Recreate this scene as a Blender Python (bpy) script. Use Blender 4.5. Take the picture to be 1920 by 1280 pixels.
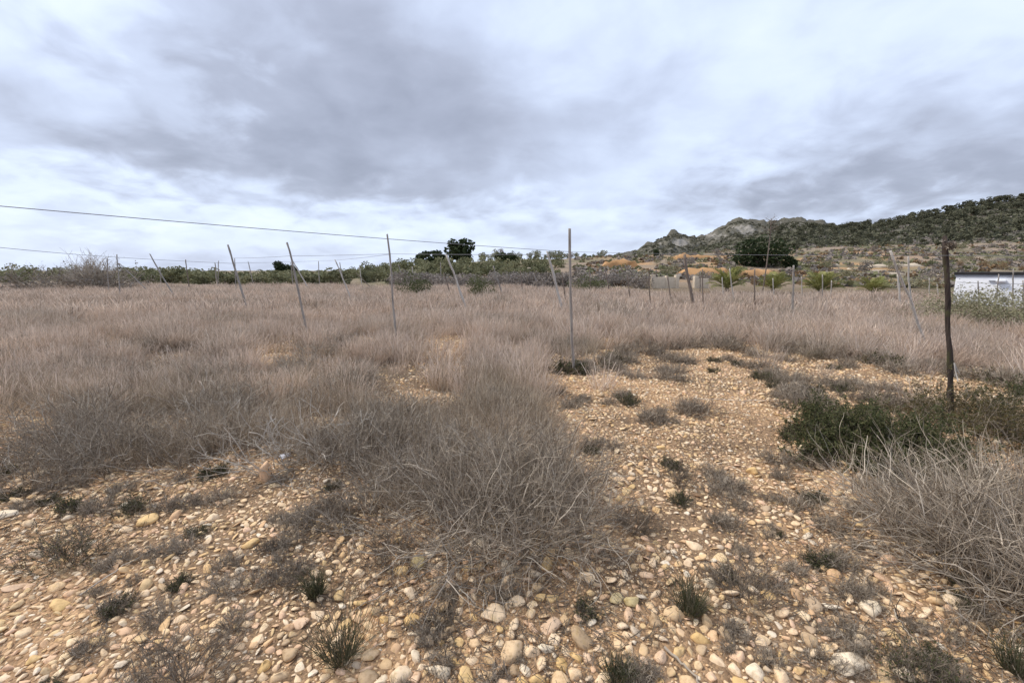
import bpy, math, random
import numpy as np
rng = np.random.default_rng(7)
random.seed(7)
for o in list(bpy.data.objects): bpy.data.objects.remove(o)
S = bpy.context.scene
COL = S.collection

# ------------------------------------------------------------------ camera
F = 820.0; HORIZON = 507.0; CZ = 1.65
PITCH = math.atan((640 - HORIZON) / F); cp, sp = math.cos(PITCH), math.sin(PITCH)
cam = bpy.data.cameras.new('camera'); cam.sensor_width = 36; cam.lens = 36 * F / 1920
cam.clip_start = 0.05; cam.clip_end = 6000
co = bpy.data.objects.new('camera', cam); COL.objects.link(co)
co.location = (0, 0, CZ); co.rotation_euler = (math.pi / 2 - PITCH, 0, 0)
S.camera = co
S.render.resolution_x, S.render.resolution_y = 1024, 682
S.view_settings.view_transform = 'Standard'; S.view_settings.look = 'None'
S.view_settings.exposure = 1.0; S.view_settings.gamma = 1.0
S.view_settings.use_curve_mapping = False
S.cycles.max_bounces = 5; S.cycles.diffuse_bounces = 3; S.cycles.transmission_bounces = 3; S.cycles.glossy_bounces = 2

# ------------------------------------------------------------------ world: overcast sky
SUN_EL, SUN_AZ = math.radians(52), math.radians(-75)      # azimuth from +Y towards +X
W = bpy.data.worlds.new('World'); S.world = W; W.use_nodes = True
wt = W.node_tree; wt.nodes.clear()
def wn(t, **k):
    n = wt.nodes.new(t)
    for a, b in k.items(): setattr(n, a, b)
    return n
def wl(a, b): wt.links.new(a, b)
def wmath(op, a, b=None, c=None, clamp=False):
    n = wn('ShaderNodeMath', operation=op, use_clamp=clamp)
    for i, v in enumerate((a, b, c)):
        if v is None: continue
        if isinstance(v, (int, float)): n.inputs[i].default_value = v
        else: wl(v, n.inputs[i])
    return n.outputs[0]
def wvec(op, a, b):
    n = wn('ShaderNodeVectorMath', operation=op)
    for i, v in enumerate((a, b)):
        if isinstance(v, (tuple, list)): n.inputs[i].default_value = v
        else: wl(v, n.inputs[i])
    return n
tc = wn('ShaderNodeTexCoord'); D = tc.outputs['Generated']
sx = wn('ShaderNodeSeparateXYZ'); wl(D, sx.inputs[0])
zc = wmath('ADD', wmath('MAXIMUM', sx.outputs[2], 0.0), 0.30)
qx = wmath('DIVIDE', sx.outputs[0], zc); qy = wmath('DIVIDE', sx.outputs[1], zc)
q = wn('ShaderNodeCombineXYZ'); wl(qx, q.inputs[0]); wl(qy, q.inputs[1]); q.inputs[2].default_value = 3.7
def wnoise(vec, scale, detail, rough, dist=0.0):
    n = wn('ShaderNodeTexNoise'); n.inputs['Scale'].default_value = scale
    n.inputs['Detail'].default_value = detail; n.inputs['Roughness'].default_value = rough
    n.inputs['Distortion'].default_value = dist; wl(vec, n.inputs['Vector']); return n
n1 = wnoise(q.outputs[0], 2.3, 7, 0.5, 0.25)
n2 = wnoise(q.outputs[0], 5.0, 7, 0.5, 0.3)
n3 = wnoise(q.outputs[0], 1.0, 3, 0.5, 0.0)
warp = wvec('SUBTRACT', n2.outputs['Color'], (0.5, 0.5, 0.5))
warp2 = wvec('MULTIPLY', warp.outputs[0], (0.36, 0.1, 0.22))
DW = wvec('ADD', D, warp2.outputs[0]).outputs[0]
def pxdir(px, py):
    v = np.array([(px - 960) / F, cp + (640 - py) / F * sp, -sp + (640 - py) / F * cp]); return v / np.linalg.norm(v)
dens = wmath('MULTIPLY_ADD', wmath('SUBTRACT', n1.outputs['Fac'], 0.5), 0.95, 0.36)
dens = wmath('MULTIPLY_ADD', wmath('SUBTRACT', n2.outputs['Fac'], 0.5), 0.55, dens)
dens = wmath('MULTIPLY_ADD', wmath('SUBTRACT', n3.outputs['Fac'], 0.5), 0.35, dens)
# the cloud masses: (pixel x, y, half width, half height in direction units, weight)
for (px, py, hw, hh, w) in [
        (230, 215, .30, .13, .44), (600, 335, .26, .075, .36), (800, 250, .30, .15, .44), (540, 80, .42, .14, .36),
        (1000, 345, .28, .07, .26), (1180, 190, .25, .10, .14), (1640, 350, .36, .06, .44), (1830, 250, .24, .10, .32),
        (60, 80, .16, .16, -.34), (40, 330, .17, .05, -.28), (200, 440, .45, .05, .04), (760, 420, .20, .045, -.06),
        (1330, 330, .20, .05, -.12), (1340, 80, .26, .12, -.06), (1100, 430, .28, .04, .0), (380, 170, .07, .06, -.2), (1250, 430, .16, .05, -.04)]:
    c = pxdir(px, py)
    df = wvec('SUBTRACT', DW, tuple(c)); df = wvec('MULTIPLY', df.outputs[0], (1 / hw, 0.8, 1 / hh))
    ln = wn('ShaderNodeVectorMath', operation='LENGTH'); wl(df.outputs[0], ln.inputs[0])
    mr = wn('ShaderNodeMapRange', interpolation_type='SMOOTHSTEP'); wl(ln.outputs['Value'], mr.inputs[0])
    mr.inputs[1].default_value = 0.0; mr.inputs[2].default_value = 1.35; mr.inputs[3].default_value = w; mr.inputs[4].default_value = 0.0
    dens = wmath('ADD', dens, mr.outputs[0])
ramp = wn('ShaderNodeValToRGB'); wl(wmath('MULTIPLY', dens, 0.80), ramp.inputs[0])
e = ramp.color_ramp.elements
e[0].position = 0.0; e[0].color = (.79, .86, .96, 1)
e[1].position = 1.0; e[1].color = (.27, .29, .35, 1)
for p, c in ((.22, (.68, .755, .88, 1)), (.42, (.545, .60, .715, 1)), (.66, (.405, .435, .515, 1))):
    el = ramp.color_ramp.elements.new(p); el.color = c
up = wvec('MULTIPLY', ramp.outputs[0], (5.95, 6.1, 6.5))
sky = wn('ShaderNodeTexSky', sky_type='NISHITA'); sky.sun_disc = False
sky.sun_elevation = SUN_EL; sky.sun_rotation = SUN_AZ; sky.air_density = 1.0; sky.dust_density = 2.0
mixs = wn('ShaderNodeMix', data_type='RGBA'); mixs.inputs[0].default_value = 0.94
wl(sky.outputs[0], mixs.inputs[6]); wl(up.outputs[0], mixs.inputs[7])
bg = wn('ShaderNodeBackground'); bg.inputs[1].default_value = 0.1
wl(mixs.outputs[2], bg.inputs[0]); wo = wn('ShaderNodeOutputWorld'); wl(bg.outputs[0], wo.inputs[0])

# ------------------------------------------------------------------ sun (veiled by cloud)
sl = bpy.data.lights.new('sun', 'SUN'); sl.energy = 1.5; sl.angle = math.radians(12); sl.color = (1, .92, .80)
so = bpy.data.objects.new('sun', sl); COL.objects.link(so)
sd = np.array([math.sin(SUN_AZ) * math.cos(SUN_EL), math.cos(SUN_AZ) * math.cos(SUN_EL), math.sin(SUN_EL)])
from mathutils import Vector
so.rotation_euler = Vector(sd).to_track_quat('Z', 'Y').to_euler(); so.location = (0, 0, 30)

# ------------------------------------------------------------------ helpers
def ray(px, py):
    return np.array([(px - 960) / F, cp + (640 - py) / F * sp, -sp + (640 - py) / F * cp])
def at(px, py, Y):
    r = ray(px, py); return np.array([0, 0, CZ]) + r * (Y / r[1])
def onground(px, py):
    r = ray(px, py); p = np.array([0, 0, CZ]) + r * (CZ / -r[2])
    p[2] = float(H(p[0], p[1])); return p
def smooth(a): return a * a * (3 - 2 * a)
def hash2(ix, iy, s):
    n = (ix.astype(np.int64) * 374761393 + iy.astype(np.int64) * 668265263 + s * 1442695041) & 0x7fffffff
    n = ((n ^ (n >> 13)) * 1274126177) & 0x7fffffff
    n = ((n ^ (n >> 16)) * 668265263) & 0x7fffffff
    return ((n ^ (n >> 15)) & 0xffff) / 65535.0
def vnoise(x, y, s=0):
    x = np.asarray(x, float); y = np.asarray(y, float)
    ix, iy = np.floor(x), np.floor(y); fx, fy = smooth(x - ix), smooth(y - iy)
    a = hash2(ix, iy, s); b = hash2(ix + 1, iy, s); c = hash2(ix, iy + 1, s); d = hash2(ix + 1, iy + 1, s)
    return (a * (1 - fx) + b * fx) * (1 - fy) + (c * (1 - fx) + d * fx) * fy
def fbm(x, y, s=0, o=4):
    t, a, n = 0, .5, 0
    for i in range(o):
        t = t + a * vnoise(np.asarray(x) * 2 ** i, np.asarray(y) * 2 ** i, s + i); n += a; a *= .5
    return t / n
YS = np.array([0, 25, 36, 45, 60, 80, 110, 150, 220, 400, 900, 4000.])
TC = np.array([-4000, 500, 700, 850, 1000, 1200, 1350, 1500, 1700, 1920, 5000.])
TZ = np.array([[0] * 12, [0] * 12,
    [0, 0, 0, .2, .6, 1.4, 2.2, 2, 1, 0, 0, 0], [0, 0, 0, .3, .9, 2.0, 3.6, 4.2, 3, 0, 0, 0],
    [0, 0, .1, .4, 1.2, 2.5, 4.2, 5, 4, 0, 0, 0], [0, 0, .2, .8, 1.8, 3.3, 5, 5.5, 5, 5, 0, 0],
    [0, 0, .2, .8, 1.8, 3.4, 5.5, 8, 10, 12, 5, 0], [0, 0, .2, .7, 1.6, 3.2, 6, 9, 13, 18, 5, 0],
    [0, 0, .1, .5, 1.5, 3.3, 6.5, 10, 16, 25, 10, 0], [0, -.3, -.1, .4, 1.4, 3.5, 7, 12, 20, 32, 10, 0],
    [0, -.3, -.1, .4, 1.4, 3.5, 7, 12, 20, 32, 10, 0.]])
def pcol(X, Y): return 960 + F / cp * X / np.maximum(Y, .5)
def H(X, Y):
    X = np.asarray(X, float); Y = np.asarray(Y, float)
    c = np.clip(pcol(X, Y), -3999, 4999); y = np.clip(Y, 0, 3999)
    i = np.clip(np.searchsorted(TC, c, side='right') - 1, 0, len(TC) - 2); j = np.clip(np.searchsorted(YS, y, side='right') - 1, 0, len(YS) - 2)
    u = (c - TC[i]) / (TC[i + 1] - TC[i]); v = (y - YS[j]) / (YS[j + 1] - YS[j])
    z = (TZ[i, j] * (1 - u) + TZ[i + 1, j] * u) * (1 - v) + (TZ[i, j + 1] * (1 - u) + TZ[i + 1, j + 1] * u) * v
    k = np.clip((Y - 38) / 25, 0, 1) * np.clip((c - 600) / 500, 0, 1)
    z = z + k * (fbm(X / 9, Y / 9, 3) - .5) * 1.6
    near = (fbm(X * 1.1, Y * 1.1, 11, 4) - .5) * .09 + (fbm(X * 6, Y * 6, 15, 2) - .5) * .03
    return z + near * np.clip(1.5 - Y / 40, .3, 1)
def mesh_np(name, V, quads=None, tris=None, mat=None, attrs=None, smooth_=False):
    V = np.ascontiguousarray(V, np.float32).reshape(-1, 3)
    nq = 0 if quads is None else len(quads); nt = 0 if tris is None else len(tris)
    me = bpy.data.meshes.new(name)
    me.vertices.add(len(V)); me.vertices.foreach_set('co', V.ravel())
    li = []
    if nq: li.append(np.asarray(quads, np.int32).ravel())
    if nt: li.append(np.asarray(tris, np.int32).ravel())
    li = np.concatenate(li); me.loops.add(len(li)); me.loops.foreach_set('vertex_index', li)
    me.polygons.add(nq + nt)
    st = np.concatenate([np.arange(nq) * 4, nq * 4 + np.arange(nt) * 3]).astype(np.int32)
    me.polygons.foreach_set('loop_start', st)
    if smooth_: me.polygons.foreach_set('use_smooth', np.ones(nq + nt, bool))
    for k, a in (attrs or {}).items():
        a = np.asarray(a, np.float32)
        if a.ndim == 1:
            at_ = me.attributes.new(k, 'FLOAT', 'POINT'); at_.data.foreach_set('value', a)
        else:
            at_ = me.attributes.new(k, 'FLOAT_COLOR', 'POINT')
            at_.data.foreach_set('color', np.concatenate([a, np.ones((len(a), 1), np.float32)], 1).ravel())
    me.update(calc_edges=True); me.validate()
    if mat: me.materials.append(mat)
    return me
def link(name, me, parent=None, loc=None, label=None, cat=None, group=None, kind=None):
    o = bpy.data.objects.new(name, me); COL.objects.link(o)
    if parent is not None: o.parent = parent
    if loc is not None: o.location = [float(v) for v in loc]
    if label: o['label'] = label
    if cat: o['category'] = cat
    if group: o['group'] = group
    if kind: o['kind'] = kind
    return o
def nrm(v): return v / np.maximum(np.linalg.norm(v, axis=-1, keepdims=True), 1e-9)
def tubes(P, R, sides=3, rnd=None):
    """P (N,K,3), R (N,K) -> verts, quads, per-vertex random"""
    N, K, _ = P.shape
    T = nrm(np.gradient(P, axis=1)); ref = nrm(rng.normal(size=(N, 1, 3)))
    a = nrm(np.cross(T, ref)); b = np.cross(T, a)
    if sides == 2:
        V = np.stack([P + a * R[..., None], P - a * R[..., None]], 2)
    else:
        an = np.arange(sides) * 2 * math.pi / sides
        V = P[:, :, None] + R[:, :, None, None] * (a[:, :, None] * np.cos(an)[:, None] + b[:, :, None] * np.sin(an)[:, None])
    base = np.arange(N)[:, None, None] * K * sides + np.arange(K - 1)[None, :, None] * sides
    s = np.arange(1 if sides == 2 else sides)[None, None]; s2 = (s + 1) % sides
    Q = np.stack([base + s, base + s2, base + sides + s2, base + sides + s], -1).reshape(-1, 4)
    if rnd is None: rnd = rng.random(N)
    return V.reshape(-1, 3), Q, np.repeat(rnd, K * sides)
def wander(start, d, length, K, curl, grav):
    N = len(start); P = np.zeros((N, K, 3)); P[:, 0] = start; d = nrm(d)
    st = (length / (K - 1))[:, None]
    cur = rng.normal(size=(N, 3)) * curl * .6
    for k in range(1, K):
        d = nrm(d + cur + rng.normal(size=(N, 3)) * curl + np.array([0, 0, grav]))
        P[:, k] = P[:, k - 1] + d * st
    return P
def branch_from(P, n, tmin, tmax):
    """n starting points on given paths -> (start, tangent)"""
    N, K, _ = P.shape
    i = rng.integers(0, N, n); t = (tmin + (tmax - tmin) * rng.random(n)) * (K - 1)
    k = np.minimum(t.astype(int), K - 2); f = (t - k)[:, None]
    return P[i, k] * (1 - f) + P[i, k + 1] * f, nrm(P[i, k + 1] - P[i, k])
def leaves(C, size, rnd=None, flat=0.0, asp=.5):
    """diamond leaf quads at points C"""
    n = len(C); a = nrm(rng.normal(size=(n, 3)) * [1, 1, 1 - flat]); b = nrm(np.cross(a, rng.normal(size=(n, 3))))
    s = (size * (0.6 + .8 * rng.random(n)))[:, None]
    V = np.stack([C - a * s, C + b * s * asp, C + a * s, C - b * s * asp], 1).reshape(-1, 3)
    Q = np.arange(n * 4).reshape(n, 4)
    if rnd is None: rnd = rng.random(n)
    return V, Q, np.repeat(rnd, 4)
def cat_geo(parts):
    V, Q, R, o = [], [], [], 0
    for v, q_, r in parts:
        V.append(v); Q.append(q_ + o); R.append(r); o += len(v)
    return np.concatenate(V), np.concatenate(Q), np.concatenate(R)

# ------------------------------------------------------------------ materials
def mat(name, rough=.9):
    m = bpy.data.materials.new(name); m.use_nodes = True
    nt = m.node_tree; b = nt.nodes['Principled BSDF']; b.inputs['Roughness'].default_value = rough
    b.inputs['Specular IOR Level'].default_value = .2
    return m, nt, b
def ramp_node(nt, stops):
    r = nt.nodes.new('ShaderNodeValToRGB'); el = r.color_ramp.elements
    el[0].position, el[0].color = stops[0][0], (*stops[0][1], 1)
    el[1].position, el[1].color = stops[-1][0], (*stops[-1][1], 1)
    for p, c in stops[1:-1]:
        x = el.new(p); x.color = (*c, 1)
    return r
def nmath(nt, op, a, b):
    n = nt.nodes.new('ShaderNodeMath'); n.operation = op
    for i, v in enumerate((a, b)):
        if isinstance(v, (int, float)): n.inputs[i].default_value = v
        else: nt.links.new(v, n.inputs[i])
    return n.outputs[0]
def noise_node(nt, scale, detail=5, rough=.6, coord='Object'):
    t = nt.nodes.new('ShaderNodeTexCoord'); n = nt.nodes.new('ShaderNodeTexNoise')
    n.inputs['Scale'].default_value = scale; n.inputs['Detail'].default_value = detail; n.inputs['Roughness'].default_value = rough
    nt.links.new(nt.nodes.new('ShaderNodeNewGeometry').outputs['Position'] if coord == 'W' else t.outputs[coord], n.inputs['Vector']); return n
def mulcol(nt, a, b, fac=1.0, mode='MULTIPLY'):
    m = nt.nodes.new('ShaderNodeMix'); m.data_type = 'RGBA'; m.blend_type = mode; m.inputs[0].default_value = fac
    for i, v in ((6, a), (7, b)):
        if isinstance(v, tuple): m.inputs[i].default_value = (*v, 1)
        else: nt.links.new(v, m.inputs[i])
    return m
def bump(nt, b, h, strength, dist):
    bn = nt.nodes.new('ShaderNodeBump'); bn.inputs['Strength'].default_value = strength; bn.inputs['Distance'].default_value = dist
    nt.links.new(h, bn.inputs['Height']); nt.links.new(bn.outputs[0], b.inputs['Normal'])
def rnd_value(nt):
    a = nt.nodes.new('ShaderNodeAttribute'); a.attribute_name = 'rnd'
    oi = nt.nodes.new('ShaderNodeObjectInfo')
    return nmath(nt, 'FRACT', nmath(nt, 'ADD', a.outputs['Fac'], oi.outputs['Random']), 0), a.outputs['Fac'], oi.outputs['Random']
def plant_mat(name, stops, trans=.25, objvar=.35, rough=.85, drift=None):
    """colour varies from blade to blade (rnd) and a little from plant to plant"""
    m, nt, b = mat(name, rough)
    f, r, o = rnd_value(nt)
    mixf = nmath(nt, 'ADD', nmath(nt, 'MULTIPLY', r, 1 - objvar), nmath(nt, 'MULTIPLY', o, objvar))
    rp = ramp_node(nt, stops); nt.links.new(mixf, rp.inputs[0])
    cout = rp.outputs[0]
    if drift:                                   # patches of older and younger growth across the field
        oi = nt.nodes.new('ShaderNodeObjectInfo'); dn = nt.nodes.new('ShaderNodeTexNoise'); dn.inputs['Scale'].default_value = .45; dn.inputs['Detail'].default_value = 4
        nt.links.new(oi.outputs['Location'], dn.inputs['Vector']); dr = ramp_node(nt, drift); nt.links.new(dn.outputs['Fac'], dr.inputs[0])
        cout = mulcol(nt, cout, dr.outputs[0]).outputs[2]
    nt.links.new(cout, b.inputs['Base Color'])
    if trans > 0:
        tr = nt.nodes.new('ShaderNodeBsdfTranslucent'); nt.links.new(cout, tr.inputs[0])
        mx = nt.nodes.new('ShaderNodeMixShader'); mx.inputs[0].default_value = trans
        nt.links.new(b.outputs[0], mx.inputs[1]); nt.links.new(tr.outputs[0], mx.inputs[2])
        nt.links.new(mx.outputs[0], nt.nodes['Material Output'].inputs['Surface'])
    return m
def stone_mat(name, stops, lichen=.35):
    m, nt, b = mat(name, .85)
    f, r, o = rnd_value(nt)
    rp = ramp_node(nt, stops); nt.links.new(f, rp.inputs[0])
    n = noise_node(nt, 42, 6, .65, 'W'); r2 = ramp_node(nt, [(.25, (.62, .55, .48)), (.5, (1, 1, 1)), (.8, (1.12, 1.1, 1.05))])
    nt.links.new(n.outputs['Fac'], r2.inputs[0])
    c = mulcol(nt, rp.outputs[0], r2.outputs[0])
    n2 = noise_node(nt, 30, 4, .6, 'W'); r3 = ramp_node(nt, [(.56, (0, 0, 0)), (.66, (1, 1, 1))]); nt.links.new(n2.outputs['Fac'], r3.inputs[0])
    c2 = mulcol(nt, c.outputs[2], (.42, .30, .10), 1, 'MIX')
    nt.links.new(nmath(nt, 'MULTIPLY', r3.outputs[0], lichen), c2.inputs[0])
    nt.links.new(c2.outputs[2], b.inputs['Base Color'])
    bump(nt, b, n.outputs['Fac'], .5, .006); return m
STONES = [(0, (.77, .56, .345)), (.15, (.84, .645, .435)), (.3, (.70, .465, .235)), (.42, (.79, .535, .36)), (.54, (.62, .40, .225)),
          (.66, (.86, .685, .48)), (.78, (.71, .50, .26)), (.9, (.47, .345, .23)), (1, (.86, .74, .575))]
M_STONE = stone_mat('limestone_pebble', STONES)
M_STONE_PALE = stone_mat('pale_stone', [(0, (.80, .655, .465)), (1, (.84, .70, .52))], .12)
M_STONE_OCHRE = stone_mat('ochre_stone', [(0, (.70, .46, .20)), (1, (.72, .50, .25))], .3)
M_STONE_PINK = stone_mat('pink_stone', [(0, (.75, .51, .33)), (1, (.77, .55, .37))], .15)
M_STONE_LICHEN = stone_mat('lichen_stone', [(0, (.60, .47, .22)), (1, (.62, .49, .27))], .9)
M_GRASS = plant_mat('dry_grass', [(0, (.24, .19, .155)), (.3, (.46, .37, .305)), (.6, (.63, .515, .43)), (.85, (.79, .665, .565)), (1, (.88, .78, .67))], .3, .35, drift=[(.34, (.72, .72, .68)), (.48, (.98, .96, .93)), (.66, (1.1, 1.05, .98))])
M_GRASS2 = plant_mat('dry_wiry_grass', [(0, (.11, .088, .064)), (.35, (.34, .275, .205)), (.7, (.58, .475, .37)), (1, (.84, .72, .58))], .2, .3, drift=[(.32, (.78, .78, .74)), (.5, (.98, .96, .93)), (.68, (1.12, 1.06, .98))])
M_TWIG = plant_mat('dry_twig', [(0, (.13, .10, .072)), (.4, (.26, .21, .158)), (.75, (.40, .335, .26)), (1, (.58, .495, .395))], 0, .15)
M_TWIG_PALE = plant_mat('pale_twig', [(0, (.30, .255, .205)), (.5, (.44, .385, .32)), (1, (.58, .52, .44))], 0, .15)
M_TWIG_DARK = plant_mat('dark_twig', [(0, (.09, .07, .05)), (.5, (.175, .14, .105)), (1, (.30, .245, .19))], 0, .2)
M_LEAF_GREEN = plant_mat('broom_leaf', [(0, (.04, .046, .02)), (.5, (.075, .086, .034)), (.85, (.13, .12, .055)), (1, (.18, .14, .08))], .2, .3)
M_LEAF_GRASSY = plant_mat('green_blade', [(0, (.06, .066, .03)), (.45, (.105, .11, .055)), (.7, (.19, .165, .11)), (1, (.33, .28, .20))], .2, .3)
M_LEAF_RED = plant_mat('reddish_leaf', [(0, (.07, .055, .025)), (.5, (.11, .10, .04)), (.8, (.17, .12, .06)), (1, (.22, .15, .10))], .2, .3)
M_OLIVE = plant_mat('olive_leaf', [(0, (.12, .125, .065)), (.5, (.20, .20, .11)), (1, (.32, .30, .18))], .2, .45)
M_PINE = plant_mat('pine_needle', [(0, (.078, .08, .05)), (.5, (.112, .111, .07)), (1, (.16, .155, .10))], .15, .45)
M_CAROB = plant_mat('carob_leaf', [(0, (.022, .034, .014)), (.5, (.04, .056, .022)), (1, (.07, .085, .035))], .15, .3)
M_PALM = plant_mat('palm_leaf', [(0, (.18, .20, .065)), (.5, (.30, .30, .11)), (1, (.48, .43, .19))], .25, .5)
M_SCRUB = plant_mat('grey_scrub', [(0, (.17, .145, .125)), (.5, (.26, .225, .195)), (1, (.36, .31, .27))], .15, .5)
M_SCRUBG = plant_mat('grey_green_scrub', [(0, (.16, .15, .085)), (.5, (.25, .235, .14)), (1, (.37, .335, .225))], .15, .4)
M_RUST = plant_mat('rusty_scrub', [(0, (.17, .115, .07)), (.5, (.26, .175, .10)), (1, (.34, .25, .15))], .15, .4)
def wood_mat(name, c1, c2, moss=None):
    m, nt, b = mat(name, .9)
    t = nt.nodes.new('ShaderNodeTexCoord'); mp = nt.nodes.new('ShaderNodeMapping'); mp.inputs['Scale'].default_value = (60, 60, 4)
    nt.links.new(t.outputs['Object'], mp.inputs[0]); n = nt.nodes.new('ShaderNodeTexNoise'); n.inputs['Scale'].default_value = 1
    n.inputs['Detail'].default_value = 6; nt.links.new(mp.outputs[0], n.inputs['Vector'])
    rp = ramp_node(nt, [(.3, c1), (.5, tuple((a + b_) / 2 for a, b_ in zip(c1, c2))), (.7, c2)]); nt.links.new(n.outputs['Fac'], rp.inputs[0])
    out = rp.outputs[0]
    if moss:
        n2 = noise_node(nt, 5, 5); r3 = ramp_node(nt, [(.5, (0, 0, 0)), (.62, (1, 1, 1))]); nt.links.new(n2.outputs['Fac'], r3.inputs[0])
        mx = mulcol(nt, out, moss, 1, 'MIX'); nt.links.new(r3.outputs[0], mx.inputs[0]); out = mx.outputs[2]
    nt.links.new(out, b.inputs['Base Color']); bump(nt, b, n.outputs['Fac'], .8, .01); return m
M_WOOD = wood_mat('weathered_wood', (.20, .175, .155), (.40, .36, .32))
M_WOOD_D = wood_mat('dark_bark', (.025, .019, .016), (.085, .064, .054), (.075, .07, .035))
M_WOOD_L = wood_mat('pale_wood', (.36, .32, .28), (.60, .55, .49))
M_WOOD_B = wood_mat('brown_wood', (.13, .10, .08), (.27, .215, .175))
def plain(name, c, rough=.8, nscale=3, amt=.18, metal=0):
    m, nt, b = mat(name, rough); b.inputs['Metallic'].default_value = metal
    n = noise_node(nt, nscale, 6, .65)
    rp = ramp_node(nt, [(.3, tuple(v * (1 - amt) for v in c)), (.7, tuple(min(1, v * (1 + amt)) for v in c))]); nt.links.new(n.outputs['Fac'], rp.inputs[0])
    nt.links.new(rp.outputs[0], b.inputs['Base Color']); bump(nt, b, n.outputs['Fac'], .3, .02); return m
M_WIRE = plain('galvanised_wire', (.22, .22, .23), .55, 40, .2, .3)
M_WHITE = plain('white_paint', (.80, .81, .84), .7, 1.2, .05)
M_ROOF = plain('dark_roof', (.035, .033, .034), .8, 5, .3)
M_TRIM = plain('grey_trim', (.33, .35, .39), .6, 5, .1)
M_MASON = plain('pale_masonry', (.56, .47, .36), .9, 4, .14)
M_LEDGE = plain('pale_earth_ledge', (.50, .415, .31), .95, .8, .35)
M_LEDGE_O = plain('orange_earth_bank', (.46, .265, .125), .95, .5, .3)
M_ROCKY = plain('grey_limestone', (.36, .335, .31), .95, .15, .3)

# ------------------------------------------------------------------ ground regions (photo outline -> ground plane)
EDGE = [(-600, 800), (0, 850), (130, 890), (300, 850), (430, 850), (560, 890), (700, 860), (800, 940), (1000, 960), (1100, 930), (1130, 850), (1060, 765),
        (1040, 715), (1120, 685), (1200, 660), (1300, 648), (1450, 648), (1560, 660), (1700, 690), (1800, 702), (1920, 718), (2600, 770)]
EX = np.array([a for a, b in EDGE], float); EY = np.array([b for a, b in EDGE], float)
def ground_px(X, Y):
    """pixel of ground points (flat ground)"""
    dep = Y * cp + CZ * sp; v = (Y * sp - CZ * cp) / dep
    return 960 + F * X / dep, 640 - F * v
def bare(X, Y):
    """1 on the stony strip, 0 in the grass field; a property of the place, outlined from the photo"""
    px, py = ground_px(X, np.maximum(Y, .3))
    # the outline goes back and forth between x 1040 and 1130, so look at each side
    d = py - np.interp(px, np.concatenate([EX[:9], EX[13:]]), np.concatenate([EY[:9], EY[13:]]))
    n = fbm(X * 2.2, Y * 2.2, 40, 3) - .5; inb = d > n * np.interp(py, [640, 720, 900], [40, 90, 150])
    notch = np.interp(py, [715, 765, 850, 930, 960], [1000, 1015, 1075, 1060, 980])
    inb = np.where((py > 655) & (py < 960) & (px > 700) & (px < 1240), px > notch + n * 150 + np.where(py < 715, (715 - py) * 2.2, 0), inb)
    return np.clip(inb * 1.0, 0, 1), n
PATCH = [(830, 650, 55, 22), (770, 752, 75, 26), (215, 650, 60, 14), (520, 672, 60, 18), (40, 800, 70, 40), (850, 700, 40, 30), (690, 640, 30, 8), (600, 800, 30, 20), (1130, 640, 20, 8)]
def patch(X, Y):
    px, py = ground_px(X, np.maximum(Y, .3)); m = np.zeros_like(px)
    for a, b, c, d in PATCH: m = np.maximum(m, np.clip(1.6 - np.hypot((px - a) / c, (py - b) / d), 0, 1))
    return m

# ------------------------------------------------------------------ ground sheet
ang = np.concatenate([np.linspace(-72, 72, 540), np.linspace(72, 288, 90)[1:-1]]) * math.pi / 180
rad = np.concatenate([[0.02], np.geomspace(.4, 60, 160), np.geomspace(60, 3800, 90)[1:]])
A, R = np.meshgrid(ang, rad); GX, GY = R * np.sin(A), R * np.cos(A)
GZ = H(GX, GY); na, nr = len(ang), len(rad)
idx = np.arange(nr * na).reshape(nr, na)
Q = np.stack([idx[:-1, :], np.roll(idx, -1, 1)[:-1, :], np.roll(idx, -1, 1)[1:, :], idx[1:, :]], -1).reshape(-1, 4)
fx, fy = GX.ravel(), GY.ravel()
bm, bn = bare(fx, fy); pm = np.maximum(bm, patch(fx, fy))
c_field = np.array([.17, .13, .095]); c_bare = np.array([.39, .265, .165]); c_dark = np.array([.19, .135, .09])
col = c_field + (c_bare - c_field) * pm[:, None]
nn = np.clip((fbm(fx * 1.7, fy * 1.7, 21, 4) - .42) * 4, 0, 1)[:, None]; col = col * (1 - nn * .75) + c_dark * nn * .75
pc = pcol(fx, fy); far = np.clip((fy - 30) / 12, 0, 1)[:, None]
scr = np.array([.27, .22, .175]); olive = np.array([.16, .155, .095])
k = np.clip((fbm(fx / 14, fy / 14, 33, 4) - .4) * 4, 0, 1)[:, None]
colf = scr * (1 - k) + olive * k
ok = np.clip((fbm(fx / 7, fy / 5, 37, 3) - .52) * 6, 0, 1) * np.clip((pc - 1100) / 60, 0, 1) * np.clip((1800 - pc) / 200, 0, 1) * np.clip((130 - fy) / 40, 0, 1)
colf = colf * (1 - ok[:, None]) + np.array([.44, .28, .15]) * ok[:, None]
col = col * (1 - far) + colf * far
m, nt, b = mat('stony_soil', .95)
ca = nt.nodes.new('ShaderNodeAttribute'); ca.attribute_name = 'col'
vo = nt.nodes.new('ShaderNodeTexVoronoi'); vo.inputs['Scale'].default_value = 75; vo.inputs['Randomness'].default_value = 1
t = nt.nodes.new('ShaderNodeTexCoord'); nt.links.new(t.outputs['Object'], vo.inputs['Vector'])
rv = ramp_node(nt, [(0, (.55, .5, .46)), (.3, (.9, .85, .8)), (.6, (1.15, 1.1, 1.0)), (.85, (1.5, 1.4, 1.25)), (1, (.75, .62, .5))]); nt.links.new(vo.outputs['Color'], rv.inputs[0])
cm = mulcol(nt, ca.outputs['Color'], rv.outputs[0])
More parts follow.
